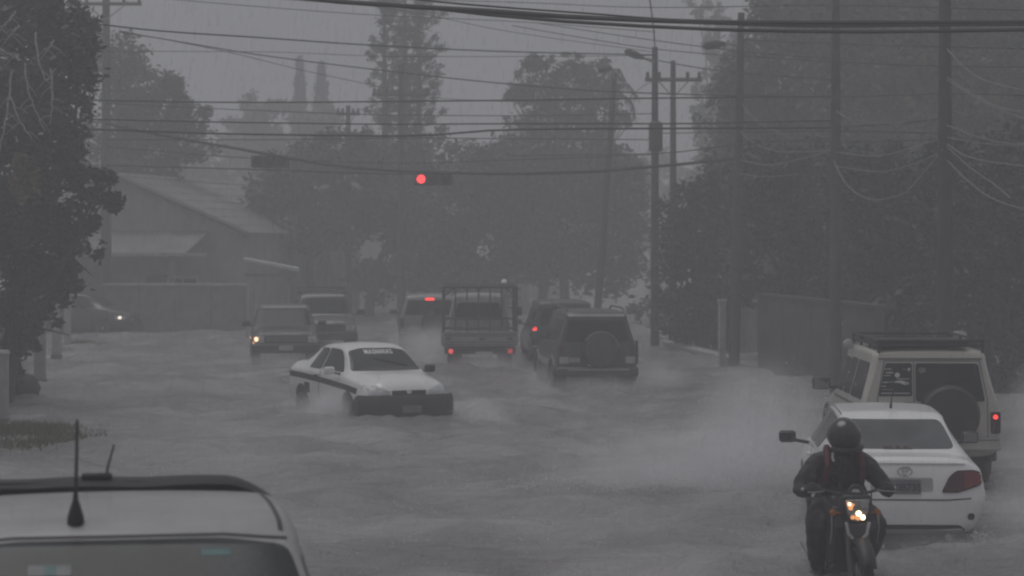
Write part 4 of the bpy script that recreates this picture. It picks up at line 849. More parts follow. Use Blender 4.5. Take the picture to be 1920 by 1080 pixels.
cab = Car.__new__(Car); mbc = shell(cst); cab.root = mbc.build('cab', M_DIRTY, tr); cab.root.location = (0, 3.12, 0); cab.bvh = BVHTree.FromPolygons([Vector(v) for v in mbc.v], mbc.f)
cab.panel('rear_window', 'rear', rnd([(-.60, 1.22), (.60, 1.22), (.55, 1.66), (-.55, 1.66)], .09), M_GLASS, out=.008)
cab.panel('windscreen', 'front', rnd([(-.68, 1.2), (.68, 1.2), (.6, 1.76), (-.6, 1.76)], .06), M_GLASS)
cab.sides('side_window', rnd([(.35, 1.15), (1.45, 1.15), (1.05, 1.72), (.35, 1.74)], .06), M_GLASS)
for sg in (-1, 1):
    m_ = MB().box((sg * 1.08, 1.3, 1.40), (.17, .1, .24)).build('mirror', M_BLACK, cab.root, bev=.03)
    MB().tube([(sg * 1.05, 1.3, 1.42), (sg * .8, 1.35, 1.5)], .016, 6).build('mirror_arm', M_BLACK, m_)
MB().lathe([(.05, 1.88), (.075, 1.92), (.075, 2.02), (.03, 2.06)], (.62, .5, 0), 'z', 12).build('beacon', M('beacon_lit', (.7, .7, .7), .3, emit=(1, .97, .9), es=.12), cab.root).location = (.05, -.4, .20)
MB().box((0, 2.2, .55), (.9, 4.4, .16)).build('chassis', M_BLACK, tr, sm=False)
br = MB().box((0, .03, .58), (1.75, .07, .16)).build('rear_bar', M_BLACK, tr, bev=.01)
for x in (-.72, .74):
    L_ = MB().box((x, -.03, .55), (.24, .07, .16)).build('tail_light', M_REDL, br, bev=.012)
    MB().lathe([(.02, -.02), (.055, -.012), (.06, 0)], (x, -.063, .55), 'y', 16).build('lit_lamp', M_REDDIM if x > 0 else M('red_lamp_mid', (.3, .03, .03), .3, emit=(1, .10, .08), es=1.3), L_)
MB().box((.1, -.01, .47), (.42, .02, .14)).build('licence_plate', M_PLATE, br)
for sg in (-1, 1): MB().box((sg * .62, .55, .40), (.36, .03, .46)).build('mudflap', M_RUBBER, tr)
for y in (1.0, 4.1):
    for sg in (-1, 1):
        w_ = MB().lathe([(.2, sg * .5), (.33, sg * .5), (.35, sg * .53), (.35, sg * .76), (.33, sg * .79), (.2, sg * .78)], (0, y, .35), 'x', 24).build('wheel', M_RUBBER, tr)
        MB().lathe([(.05, sg * .72), (.2, sg * .74), (.21, sg * .788), (.06, sg * .75)], (0, y, .35), 'x', 20).build('rim', M_STEEL, w_)

# ---- oncoming white patrol-style saloon with a dark front bumper and side stripe
def lst():
    return [(0.00, .04, .30, .66, .55, .78, .80, .74, .95, .62, .0), (.05, .03, .24, .72, .55, .82, .88, .78, 1.02, .66, .01), (.16, 0, .20, .76, .56, .84, .92, .79, 1.04, .67, .02), (.45, 0, .2, .76, .56, .84, .93, .79, 1.045, .65, .02), (.62, 0, .2, .76, .56, .84, .93, .79, 1.07, .64, .02),
            (1.20, 0, .2, .76, .56, .84, .93, .79, 1.33, .56, .05), (1.5, 0, .2, .76, .56, .84, .93, .79, 1.385, .575, .055), (2.1, 0, .2, .76, .56, .84, .92, .79, 1.40, .58, .06), (2.45, 0, .2, .76, .56, .84, .91, .785, 1.37, .575, .05),
            (3.10, 0, .2, .76, .56, .84, .90, .79, 1.0, .68, .04), (3.22, 0, .2, .76, .56, .84, .88, .78, .96, .66, .05), (3.75, 0, .2, .74, .55, .83, .82, .75, .89, .61, .06), (4.06, -.02, .22, .70, .54, .81, .77, .70, .82, .57, .05), (4.19, -.03, .26, .64, .50, .75, .70, .65, .745, .53, .02), (4.24, -.04, .3, .57, .48, .66, .64, .58, .69, .50, 0)]
AL = 24; YL = 41.0; fx = at(768, 0, YL).x
rzL = R(180 + AL); fwd = Vector((math.sin(R(AL)), -math.cos(R(AL)), 0))
rear = Vector((fx, YL, GROUND)) - fwd * 4.24
lc = Car('saloon_car', rear, rzL, 'oncoming white saloon with dark front bumper, dark side stripe and windscreen lettering', 'car', lst(), M_WHITE)
ws = lc.panel('windscreen', 'front', rnd([(-.67, .995), (.67, .995), (.535, 1.325), (.3, 1.37), (-.3, 1.37), (-.535, 1.325)], .05), M_GLASS_L, cuts=4, out=.012)
lc.text('windscreen_lettering', 'front', 'MASNHIAS', .10, 0, 1.275, M('white_lettering', (.8, .8, .8), .5), parent=ws, out=.017, gap=1.18, bold=.003)
MB().tube([(.18, 2.87, 1.205), (-.2, 2.98, 1.13), (-.42, 3.05, 1.07)], .012, 5).build('wiper', M_BLACK, ws)
MB().tube([(.0, 3.17, .995), (-.05, 3.05, 1.08)], .012, 5).build('wiper', M_BLACK, ws)
MB().box((0, 2.55, 1.30), (.22, .03, .07)).build('rear_view_mirror', M_TRIM, ws)
for sg in ('left', 'right'):
    lc.panel('side_window', sg, rnd([(1.12, .965), (1.78, .965), (1.78, 1.35), (1.42, 1.34), (1.20, 1.22)], .06), M_GLASS)
    lc.panel('side_window', sg, rnd([(1.83, .965), (2.92, .965), (2.52, 1.27), (2.36, 1.345), (1.83, 1.355)], .06), M_GLASS)
    lc.panel('side_stripe', sg, [(.08, .86), (.9, .85), (2.0, .82), (3.2, .765), (3.74, .72), (3.74, .62), (3.2, .665), (2.0, .72), (.9, .75), (.08, .76)], M_TRIM, out=.004, cuts=4)
    lc.panel('door_seam', sg, [(1.80, .32), (1.82, .32), (1.82, .95), (1.80, .95)], M_TRIM, out=.005)
    lc.panel('door_emblem', sg, rnd([(1.0, .50), (1.3, .50), (1.3, .69), (1.0, .69)], .03), M_TRIM, out=.005)
    lc.panel('door_handle', sg, rect(1.55, .83, 1.72, .86), M_TRIM, out=.025)
lc.panel('rear_window', 'rear', rnd([(-.62, 1.05), (.62, 1.05), (.52, 1.30), (-.52, 1.30)], .05), M_GLASS)
hl = rnd([(.31, .635), (.50, .61), (.72, .62), (.785, .70), (.74, .80), (.56, .775), (.38, .70)], .04)
for h_ in lc.pair('headlight', 'front', hl, M('pale_lens', (.5, .51, .52), .15, var=.2, scale=14), out=.012, back=.15): pass
lc.panel('grille', 'front', rnd([(-.30, .60), (.30, .60), (.33, .70), (-.33, .70)], .02), M_BLACK, out=.012)
for x in (-.34, .34): lc.panel('grille_edge', 'front', [(x - .02, .60), (x + .02, .60), (x + .02, .71), (x - .02, .71)], M_WHITE, out=.016)
lc.panel('emblem', 'front', [(.05 * math.cos(a), .675 + .035 * math.sin(a)) for a in np.linspace(0, 2 * math.pi, 14)[:-1]], M_CHROME, out=.02, cuts=0)
bp_ = MB(); N_ = 15; prof = [(.13, -.06), (.19, .03), (.36, .07), (.56, .05), (.625, 0)]
rows = []
for i in range(N_):
    u = -1 + 2 * i / (N_ - 1); x = .88 * math.copysign(abs(u) ** .8, u); yb = 4.28 - .20 * abs(u) ** 7 - .07 * abs(u) ** 2
    rows.append([(x * (1 + .02 * (o > .03)), yb + o, z) for z, o in prof] + [(x * .94, yb - .32, .55), (x * .94, yb - .32, .16)])
v_ = [p for r_ in rows for p in r_]; m_ = len(rows[0]); f_ = [(i * m_ + k, i * m_ + (k + 1) % m_, (i + 1) * m_ + (k + 1) % m_, (i + 1) * m_ + k) for i in range(N_ - 1) for k in range(m_)] + [tuple(range(m_)), tuple((N_ - 1) * m_ + k for k in range(m_))]
bb = bp_.add(v_, f_).build('front_bumper', M('bumper_black', (.022, .022, .024), .55, var=.3, scale=5), lc.root)
lc_pl = MB().box((0, 4.365, .38), (.36, .012, .12)).build('licence_plate', M('plate_dark', (.16, .16, .18), .45), bb)
MB().box((0, 4.33, .25), (1.0, .05, .08)).build('air_intake', M_BLACK, bb)
lc.wheels((.82, 3.34), .815, .29, w=.19); lc.mirror(2.78, .99, .97, M_WHITE, 1.0, sides=(1,)); lc.mirror(2.78, .99, .97, M_BLACK, 1.0, sides=(-1,))
MB().box((0, 2.1, .24), (1.45, 3.7, .16)).build('underbody', M_BLACK, lc.root, sm=False)

# ---- oncoming grey pickup with one lit headlamp
def pick(L, W, Ht, belt, hood):
    w = W / 2
    return [(0, 0, .5, w * .9, .75, w * .95, belt - .08, w * .93, belt - .02, w * .9, 0), (.1, 0, .45, w * .93, .75, w * .98, belt - .06, w * .96, belt, w * .92, .0), (1.55, 0, .42, w * .95, .72, w, belt - .04, w * .96, belt, w * .9, .0), (1.62, 0, .42, w * .95, .72, w, belt - .02, w * .96, belt + .05, w * .85, .0),
            (1.75, 0, .42, w * .95, .72, w, belt, w * .96, Ht - .04, w * .76, .02), (2.0, 0, .4, w * .95, .72, w, belt, w * .96, Ht, w * .77, .03), (2.7, 0, .4, w * .95, .72, w, belt, w * .96, Ht - .01, w * .77, .03), (2.9, 0, .4, w * .95, .72, w, belt, w * .95, Ht - .06, w * .75, .02),
            (3.45, 0, .4, w * .95, .72, w, belt - .02, w * .94, hood + .06, w * .82, .02), (3.55, 0, .4, w * .95, .72, w, hood - .05, w * .93, hood + .02, w * .8, .03), (L - .3, 0, .4, w * .94, .7, w * .99, hood - .12, w * .9, hood - .05, w * .76, .03), (L - .06, -.02, .42, w * .92, .66, w * .97, hood - .16, w * .88, hood - .10, w * .75, .01), (L, -.03, .48, w * .88, .64, w * .93, hood - .22, w * .84, hood - .17, w * .72, 0)]
fwd = Vector((math.sin(R(7)), -math.cos(R(7)), 0)); Yg = 59.3
gc = Car('pickup_truck', Vector((at(536, 0, Yg).x, Yg, GROUND)) - fwd * 4.7, R(187), 'oncoming grey pickup with a single amber-white headlamp lit', 'pickup truck', pick(4.7, 1.72, 1.58, 1.04, 1.0), M_GREYP)
gc.panel('windscreen', 'front', rnd([(-.70, 1.08), (.70, 1.08), (.60, 1.49), (-.60, 1.49)], .05), M_GLASS, out=.008)
gc.panel('roof_edge', 'front', rect(-.58, 1.525, .58, 1.565, .015), M_SILVER, out=.01)
gc.panel('bonnet_edge', 'front', [(-.66, .90), (.66, .90), (.64, .93), (-.64, .93)], M_DIRTY, out=.006)
gc.panel('grille', 'front', rect(-.52, .70, .52, .84, .02), M_BLACK, out=.012)
for z in (.735, .77, .805): gc.panel('grille_bar', 'front', [(-.5, z), (.5, z), (.5, z + .012), (-.5, z + .012)], M_STEEL, out=.02, cuts=1)
for k in (1, -1):
    L_ = gc.panel('headlight', 'front', [(k * a, b) for a, b in rect(.55, .69, .80, .85, .03)], M_LENS, out=.014)
    if k == 1:
        gc.panel('lit_lamp', 'front', [(.745 + .05 * math.cos(a), .78 + .055 * math.sin(a)) for a in np.linspace(0, 2 * math.pi, 14)[:-1]], M_HEADON, out=.04, parent=L_, cuts=0)
        gc.panel('indicator', 'front', rect(.80, .66, .86, .72, .01), M_AMBON, out=.03, parent=L_)
gb = MB().box((0, 4.72, .56), (1.68, .16, .2)).build('bumper', M_TRIM, gc.root, bev=.04)
MB().box((0, 4.805, .56), (.36, .01, .12)).build('licence_plate', M_PLATE, gb)
gc.sides('side_window', rnd([(1.85, 1.08), (3.2, 1.08), (2.85, 1.45), (1.9, 1.48)], .05), M_GLASS)
gc.wheels((.95, 3.85), .84, .35, w=.22); gc.mirror(3.1, 1.12, .98, M_BLACK, 1.05)
gc.panel('rear_window', 'rear', rect(-.55, 1.15, .55, 1.48, .04), M_GLASS)

# ---- dark off-roader behind the grey pickup
fwd = Vector((math.sin(R(7)), -math.cos(R(7)), 0)); Yd = 66.2
dc = Car('off_road_car', Vector((at(612, 0, Yd).x, Yd, GROUND)) - fwd * 4.5, R(187), 'oncoming dark off-road car with a roof rack, following the grey pickup', 'car', boxy(4.5, 1.80, 1.70, 1.08, 1.04, .68, 3.1, 2.6, hw=.8), M_DARKP)
dc.panel('windscreen', 'front', rnd([(-.73, 1.14), (.73, 1.14), (.63, 1.59), (-.63, 1.59)], .05), M_GLASS)
dc.panel('roof_edge', 'front', rect(-.60, 1.64, .62, 1.68, .015), M_SILVER, out=.01)
dc.panel('bonnet_edge', 'front', [(-.72, 1.0), (.72, 1.0), (.70, 1.03), (-.70, 1.03)], M_GREYP, out=.006)
dc.panel('grille', 'front', rect(-.5, .70, .5, .88, .02), M_BLACK, out=.012); dc.pair('headlight', 'front', rect(.55, .70, .80, .87, .03), M_LENS, out=.014)
dc.panel('bonnet_badge', 'front', rect(-.18, .90, .16, .955, .01), M('badge_yellow', (.32, .32, .2), .4), out=.012)
MB().box((0, 4.52, .56), (1.76, .18, .22)).build('bumper', M_TRIM, dc.root, bev=.04)
side_glass(dc, .25, 1.3, 1.13, 1.56); side_glass(dc, 1.4, 2.05, 1.13, 1.56); side_glass(dc, 2.12, 2.95, 1.13, 1.54, slope_front=.34)
dc.wheels((.85, 3.65), .88, .36); dc.mirror(2.9, 1.18, 1.06, M_BLACK, 1.25)
rk = MB()
for x in (-.66, .66): rk.tube([(x, .3, 1.78), (x, 2.3, 1.78)], .022, 6); rk.tube([(x, .3, 1.88), (x, 2.2, 1.88), (x, 2.5, 1.76)], .022, 6)
for y in (.3, .8, 1.3, 1.8, 2.3): rk.tube([(-.66, y, 1.78), (.66, y, 1.78)], .02, 6)
rk.tube([(-.66, 2.2, 1.88), (.66, 2.2, 1.88)], .025, 6)
for y in (.3, 1.3, 2.2):
    for x in (-.66, .66): rk.tube([(x, y, 1.66), (x, y, 1.88)], .018, 6)
rk.build('roof_rack', M_GREYP, dc.root)

# ---- dark car nosing out of the left side street with a headlamp lit
ft = at(262, 0, 79); fc = Car('saloon_car', (ft.x - 4.5, 79.3, GROUND), R(-98), 'dark car nosing out from behind the left posts with one small headlamp lit', 'car', saloon_st(), M_DARKP)
fc.panel('windscreen', 'front', rnd([(-.66, 1.03), (.66, 1.03), (.55, 1.38), (-.55, 1.38)], .06), M_GLASS)
for sg in ('left', 'right'):
    fc.panel('side_window', sg, rnd([(1.75, 1.0), (2.32, 1.0), (2.32, 1.395), (1.62, 1.36), (1.45, 1.22)], .06), M_GLASS)
    fc.panel('side_window', sg, rnd([(2.38, 1.0), (3.34, 1.0), (2.92, 1.33), (2.78, 1.385), (2.38, 1.395)], .06), M_GLASS)
    q = fc.panel('headlight', sg, rect(4.0, .60, 4.34, .72, .03), M_LENS, out=.01)
    if sg == 'right': fc.panel('lit_lamp', sg, [(4.17 + .06 * math.cos(a), .665 + .05 * math.sin(a)) for a in np.linspace(0, 2 * math.pi, 12)[:-1]], M_HEADW, out=.03, parent=q, cuts=0)
fc.panel('bonnet', 'top', rnd([(-.6, 3.6), (.6, 3.6), (.48, 4.36), (-.48, 4.36)], .1), M_GREYP, out=.004)
fc.panel('grille', 'front', rect(-.4, .5, .4, .6, .02), M_BLACK, out=.01); fc.pair('headlight', 'front', rect(.42, .54, .62, .64, .02), M_LENS, out=.01)
fc.wheels((.98, 3.58), .84, .31); fc.mirror(2.98, 1.02, 1.0, M_BLACK)

# ---- silver pickup in the near left corner
vst = [(0, 0, .55, .86, .9, .90, 1.22, .88, 1.27, .86, 0), (.1, 0, .5, .88, .9, .93, 1.24, .90, 1.30, .88, .0), (1.70, 0, .5, .9, .9, .95, 1.26, .91, 1.32, .88, .0), (1.80, 0, .5, .9, .9, .95, 1.28, .91, 1.36, .86, .0),
       (1.98, 0, .5, .9, .9, .95, 1.30, .91, 1.98, .665, .02), (2.12, 0, .5, .9, .9, .95, 1.30, .91, 2.045, .68, .03), (2.7, 0, .5, .9, .9, .95, 1.30, .91, 2.065, .69, .03), (3.22, 0, .5, .9, .9, .95, 1.30, .91, 2.04, .69, .028), (3.34, 0, .5, .9, .9, .95, 1.30, .91, 1.995, .69, .022),
       (4.15, 0, .5, .9, .9, .95, 1.27, .90, 1.34, .80, .03), (4.28, 0, .5, .9, .88, .95, 1.22, .89, 1.29, .79, .03), (5.0, 0, .5, .88, .85, .94, 1.1, .86, 1.17, .74, .03), (5.24, -.02, .52, .85, .78, .9, 1.0, .83, 1.06, .72, .01), (5.3, -.03, .6, .8, .75, .86, .9, .78, .96, .66, 0)]
fwd = Vector((math.sin(R(10)), -math.cos(R(10)), 0)); fr = Vector((-1.80, 10.75, GROUND))
vc = Car('pickup_truck', fr - fwd * 3.34, R(190), 'silver pickup with dark roof bar and two aerials, its windscreen cut by the lower edge', 'pickup truck', vst, M_SILVER)
vc.root.scale = (1.19, 1, 1.022)
wv = vc.panel('windscreen', 'front', rnd([(-.80, 1.40), (.80, 1.40), (.645, 1.95), (.4, 1.985), (-.4, 1.985), (-.645, 1.95)], .05), M_GLASS_L, cuts=4, out=.010)
vc.panel('windscreen_seal', 'front', [(-.68, 1.965), (-.4, 1.992), (.4, 1.992), (.68, 1.965), (.69, 1.975), (.4, 2.003), (-.4, 2.003), (-.69, 1.975)], M_BLACK, out=.004, cuts=3)
for k in (1, -1): vc.panel('windscreen_seal', 'front', [(k * .672, 1.965), (k * .825, 1.40), (k * .85, 1.40), (k * .697, 1.97)], M_BLACK, out=.005, cuts=3)
vc.panel('sticker', 'front', rect(.18, 1.855, .34, 1.895, .008), M('dim_sticker', (.20, .215, .215), .5), out=.013, parent=wv, cuts=1)
vc.panel('sticker', 'front', rect(.235, 1.857, .28, 1.893, .004), M_TEAL, out=.015, parent=wv, cuts=1)
vc.panel('sticker', 'front', rect(-.42, 1.918, -.31, 1.942, .006), M_TEAL, out=.013, parent=wv, cuts=1)
for k in (1, -1): vc.panel('roof_gutter', 'top', [(k * .595, 2.1), (k * .612, 2.1), (k * .632, 3.32), (k * .613, 3.32)], M_TRIM, out=.004, cuts=4)
vc.sides('side_window', rnd([(2.15, 1.36), (3.95, 1.36), (3.42, 1.90), (2.2, 1.92)], .05), M_GLASS)
vc.panel('rear_window', 'rear', rect(-.55, 1.4, .55, 1.85, .05), M_GLASS)
n_ = 30; v_ = []
for i in range(n_):
    u = -1 + 2 * i / (n_ - 1); a = abs(u); dz = -.10 * max(0, a - .72) ** 1.7 / .28 ** 1.7; x = .02 + u * (.68 if u < 0 else .74); yb = 2.08 - .05 * a * a
    for dy, z in ((-.10, 2.07), (-.10, 2.10), (-.03, 2.128 + .008 * (1 - a)), (.07, 2.12), (.12, 2.10), (.10, 2.06)): v_.append((x, yb + dy, z + dz + .004 * math.sin(u * 9)))
m_ = 6; f_ = [(i * m_ + k, i * m_ + (k + 1) % m_, (i + 1) * m_ + (k + 1) % m_, (i + 1) * m_ + k) for i in range(n_ - 1) for k in range(m_)] + [tuple(range(m_)), tuple((n_ - 1) * m_ + k for k in range(m_))]
rbar = MB().add(v_, f_).build('roof_bar', M_BLACK, vc.root)
for x in (-.30, 0, .40): MB().box((x, 2.08, 2.09), (.22, .12, .06)).build('bar_foot', M_BLACK, rbar)
MB().box((.085, 2.1, 2.143), (.13, .06, .03)).build('aerial_clip', M_BLACK, rbar, bev=.01); MB().tube([(.045, 2.1, 2.14), (.038, 2.1, 2.19), (.012, 2.1, 2.30)], [.008, .006, .005], 6).build('short_aerial', M_TRIM, rbar)
an = MB().lathe([(.030, 0), (.033, .015), (.031, .045), (.021, .085), (.011, .12), (.008, .16)], (0, 0, 0), 'z', 16).build('aerial_base', M_BLACK, vc.root); an.location = (.165, 3.27, 2.035)
MB().tube([(0, 0, .14), (-.004, 0, .32), (-.006, -.004, .48)], [.0075, .0065, .005], 8).build('whip', M_TRIM, an)
vc.wheels((.95, 4.35), .90, .38, w=.24); vc.mirror(3.95, 1.42, 1.10, M_BLACK, 1.3)
vc.pair('headlight', 'front', rect(.48, .80, .78, .95, .04), M_LENS, out=.01); vc.panel('grille', 'front', rect(-.4, .76, .4, .92, .03), M_BLACK, out=.01)
MB().box((0, 5.32, .62), (1.8, .16, .24)).build('bumper', M_GREYP, vc.root, bev=.05)

# ------------------------------------------------------------------ motorcycle and rider (local frame: y forward, x to the rider's right)
YB = 22.62; bx = at(1583, 0, 22.0).x - .075
mo = empty('motorcycle', (bx, YB, GROUND), R(186), 'dark motorcycle coming towards the camera with its amber headlamp lit', 'motorcycle')
M_MATT = M('matt_black', (.016, .016, .018), .5); M_ENG = M('engine_grey', (.08, .08, .085), .45, .5)
for y, r, w in ((0, .30, .075), (1.28, .30, .06)):
    W_ = MB()
    prof = [(r - .09, -w * .7), (r - .05, -w), (r - .015, -w * .75), (r, 0), (r - .015, w * .75), (r - .05, w), (r - .09, w * .7)]
    v = []; n = 40
    for k in range(n):
        a = 2 * math.pi * k / n
        for (q, h) in prof: v.append((h, y + q * math.cos(a), r + q * math.sin(a)))
    m_ = len(prof); f = [(k * m_ + i, k * m_ + (i + 1) % m_, ((k + 1) % n) * m_ + (i + 1) % m_, ((k + 1) % n) * m_ + i) for k in range(n) for i in range(m_)]
    wh = W_.add(v, f).build('wheel', M_RUBBER, mo)
    s_ = MB()
    for k in range(10):
        a = 2 * math.pi * k / 10; s_.tube([(.02 * (-1) ** k, y, r), (0, y + (r - .08) * math.cos(a), r + (r - .08) * math.sin(a))], .006, 4)
    s_.lathe([(.02, -.06), (.045, -.05), (.045, .05), (.02, .06)], (0, y, r), 'x', 14).build('spokes', M_STEEL, wh)
    MB().lathe([(.05, .05), (.11, .052), (.11, .058), (.05, .06)], (0, y, r), 'x', 24).build('brake_disc', M_STEEL, wh)
for sg in (-1, 1):
    MB().tube([(sg * .085, 1.29, .28), (sg * .085, 1.14, .66), (sg * .085, 1.02, .98)], [.032, .028, .024], 10).build('fork_leg', M_ENG, mo)
MB().tube([(-.085, 1.0, .96), (.085, 1.0, .96)], .03, 8).build('fork_clamp', M_MATT, mo)
fd = MB(); v = []; 
for i in range(12):
    a = R(20 + i * 12); 
    for x, dz in ((-.075, -.03), (-.05, 0), (0, .012), (.05, 0), (.075, -.03)): v.append((x, 1.28 + (.345 + dz) * math.cos(a), .31 + (.345 + dz) * math.sin(a)))
fd.add(v, [(i * 5 + k, i * 5 + k + 1, (i + 1) * 5 + k + 1, (i + 1) * 5 + k) for i in range(11) for k in range(4)]); fo = fd.build('front_mudguard', M_MATT, mo)
sm_ = fo.modifiers.new('thickness', 'SOLIDIFY'); sm_.thickness = .006
hb = MB().tube([(-.41, .86, 1.06), (-.27, .90, 1.06), (-.10, .98, 1.03), (.10, .98, 1.03), (.27, .90, 1.06), (.41, .86, 1.06)], .014, 8).build('handlebar', M_MATT, mo)
for sg in (-1, 1):
    MB().tube([(sg * .28, .897, 1.06), (sg * .42, .857, 1.06)], .019, 10).build('grip', M_RUBBER, hb)
    MB().lathe([(.012, -.012), (.022, 0), (.012, .02)], (sg * .435, .853, 1.06), 'x', 10).build('bar_end', M_STEEL, hb)
    MB().tube([(sg * .25, .92, 1.055), (sg * .30, .97, 1.05), (sg * .42, .955, 1.045)], .007, 6).build('lever', M_STEEL, hb)
# headlamp cowl
def plate(pts, y0, y1, name, mat, parent, bev=.012): return MB().prism(pts, 'xz', y0, y1).build(name, mat, parent, bev=bev)
co = plate([(-.13, 1.04), (.13, 1.04), (.15, .97), (.10, .80), (.05, .745), (-.05, .745), (-.10, .80), (-.15, .97)], 1.03, 1.15, 'headlamp_cowl', M_MATT, mo, .03)
plate([(-.085, 1.0), (.085, 1.0), (.07, 1.09), (.03, 1.13), (-.03, 1.13), (-.07, 1.09)], 1.08, 1.11, 'fly_screen', M_TRIM, co, .01)
plate([(-.04, 1.055), (.045, 1.06), (.03, 1.085), (-.02, 1.085)], 1.11, 1.118, 'screen_glint_strip', M_STICK, co, .003)  # pale strip painted on as the highlight of the fly screen
lens = plate([(-.115, 1.0), (.115, .995), (.10, .88), (.045, .80), (-.045, .80), (-.10, .88)], 1.14, 1.175, 'headlight', M('headlamp_lens', (.30, .29, .28), .08, var=.4, scale=25), mo, .012)
M_HL1 = M('headlamp_hot', (.9, .7, .4), .2, emit=(1, .72, .36), es=9); M_HL2 = M('headlamp_amber', (.6, .3, .1), .2, emit=(1, .42, .16), es=1.3)
def spot(cx, cz, r, mat, nm, y=1.178): return MB().lathe([(r, -.004), (r * .85, .004), (.003, .008)], (cx, y, cz), 'y', 14).build(nm, mat, lens)
spot(-.006, .87, .026, M_HL1, 'lamp_bulb'); spot(-.045, .835, .024, M_HL1, 'lamp_bulb'); spot(.05, .835, .02, M_HL2, 'reflector'); spot(.0, .838, .034, M_HL2, 'reflector', 1.174)
plate([(.03, .955), (.105, .985), (.10, .935), (.05, .925)], 1.17, 1.181, 'reflector', M_HL2, lens, .004); plate([(.045, .925), (.095, .93), (.085, .905), (.055, .9)], 1.17, 1.181, 'reflector', M_HL2, lens, .004)
spot(.08, .958, .014, M_HL1, 'lamp_bulb', 1.182)
plate([(-.10, .985), (-.02, .985), (-.03, .93), (-.085, .92)], 1.17, 1.180, 'reflector', M_LENS, lens, .004)
# pale chevron below the lamp
plate([(-.12, .79), (-.095, .79), (-.075, .69), (-.03, .645), (.03, .645), (.075, .69), (.095, .79), (.12, .79), (.095, .675), (.04, .615), (-.04, .615), (-.095, .675)], 1.15, 1.18, 'chevron_trim', M_STICK, co, .004)
plate([(-.09, .775), (.09, .775), (.07, .69), (.03, .65), (-.03, .65), (-.07, .69)], 1.13, 1.165, 'lower_cowl', M_ENG, co, .01)
for sg in (-1, 1):
    MB().tube([(sg * .10, 1.05, .86), (sg * .21, 1.07, .87)], .010, 6).tube([(sg * .21, 1.05, .87), (sg * .21, 1.11, .87)], [.03, .026], 10).build('indicator', M_AMBER, mo)
    sh = MB().prism([(.62, .98), (1.02, .92), (1.12, .74), (1.02, .42), (.80, .36), (.62, .60)], 'yz', sg * .10, sg * .21).build('side_shroud', M_MATT, mo, bev=.02)
    MB().tube([(sg * .216, 1.06, .86), (sg * .218, 1.08, .74), (sg * .216, 1.02, .58)], .010, 6).build('shroud_trim', M_STEEL, sh)
MB().lathe([(.05, .45), (.13, .52), (.16, .66), (.15, .80), (.09, .92)], (0, 0, .88), 'y', 20).build('fuel_tank', M_DARKP, mo)
MB().box((0, .16, .84), (.26, .62, .09)).build('seat', M_RUBBER, mo, bev=.035)
MB().box((0, -.22, .80), (.18, .28, .10), taper=.7).build('tail_cowl', M_DARKP, mo, bev=.03)
MB().box((0, .62, .46), (.26, .36, .36)).build('engine', M_ENG, mo, bev=.04)
MB().tube([(0, 1.0, .95), (0, .80, .70), (0, .72, .35), (0, .35, .33)], .035, 8).build('frame', M_MATT, mo)
for sg in (-1, 1): MB().tube([(sg * .07, .40, .36), (sg * .07, 0, .30)], .022, 8).build('swing_arm', M_MATT, mo)
MB().tube([(.10, .80, .40), (.15, .60, .22), (.16, .2, .30), (.17, -.25, .42)], [.022, .022, .045, .04], 10).build('exhaust_pipe', M_STEEL, mo)
MB().tube([(-.28, .48, .25), (.28, .48, .25)], .016, 8).build('foot_peg', M_STEEL, mo)

def skin_mesh(name, verts, edges, radii, mat, parent, root=0, sub=2):
    me = bpy.data.meshes.new(name); me.from_pydata(verts, edges, [])
    ob = bpy.data.objects.new(name, me); COL.objects.link(ob)
    md = ob.modifiers.new('skin', 'SKIN'); md.use_smooth_shade = True
    for i, v in enumerate(me.skin_vertices[0].data): v.radius = (radii[i], radii[i]) if not isinstance(radii[i], tuple) else radii[i]; v.use_root = (i == root)
    sb = ob.modifiers.new('sub', 'SUBSURF'); sb.levels = sub; sb.render_levels = sub
    dg = bpy.context.evaluated_depsgraph_get(); dg.update(); m2 = bpy.data.meshes.new_from_object(ob.evaluated_get(dg)); bpy.data.objects.remove(ob)
    m2.polygons.foreach_set('use_smooth', [True] * len(m2.polygons)); m2.materials.clear()
    return link(name, m2, mat, parent)
M_JACK = M('wet_jacket', (.014, .015, .019), .6, var=.4, scale=9, bump=1.0, bscale=11)
pe = empty('person', mo.location, mo.rotation_euler.z, 'motorcyclist in black helmet and wet dark jacket with red shoulder straps', 'person')
V = [(0, .28, .86), (0, .36, 1.0), (0, .45, 1.15), (0, .52, 1.28), (0, .58, 1.375), (0, .62, 1.46)]
E = [(0, 1), (1, 2), (2, 3), (3, 4), (4, 5)]; RA = [(.20, .15), (.20, .15), (.235, .16), (.20, .14), (.085, .08), (.085, .085)]
for sg in (-1, 1):
    k = len(V)
    V += [(sg * .215, .53, 1.265), (sg * .335, .58, 1.15), (sg * .425, .64, 1.02), (sg * .405, .75, 1.025), (sg * .36, .825, 1.056), (sg * .12, .34, .83), (sg * .22, .54, .80), (sg * .285, .76, .72), (sg * .265, .66, .52), (sg * .225, .52, .32), (sg * .21, .63, .265)]
    RA += [.118, .10, .085, .07, .046, .13, .125, .112, .10, .082, .045]
    E += [(3, k), (k, k + 1), (k + 1, k + 2), (k + 2, k + 3), (k + 3, k + 4), (0, k + 5), (k + 5, k + 6), (k + 6, k + 7), (k + 7, k + 8), (k + 8, k + 9), (k + 9, k + 10)]
bdy = skin_mesh('body', V, E, RA, M_JACK, pe, sub=3)
from mathutils import noise as mn
bdy.data.update()
nrm = [v.normal.copy() for v in bdy.data.vertices]
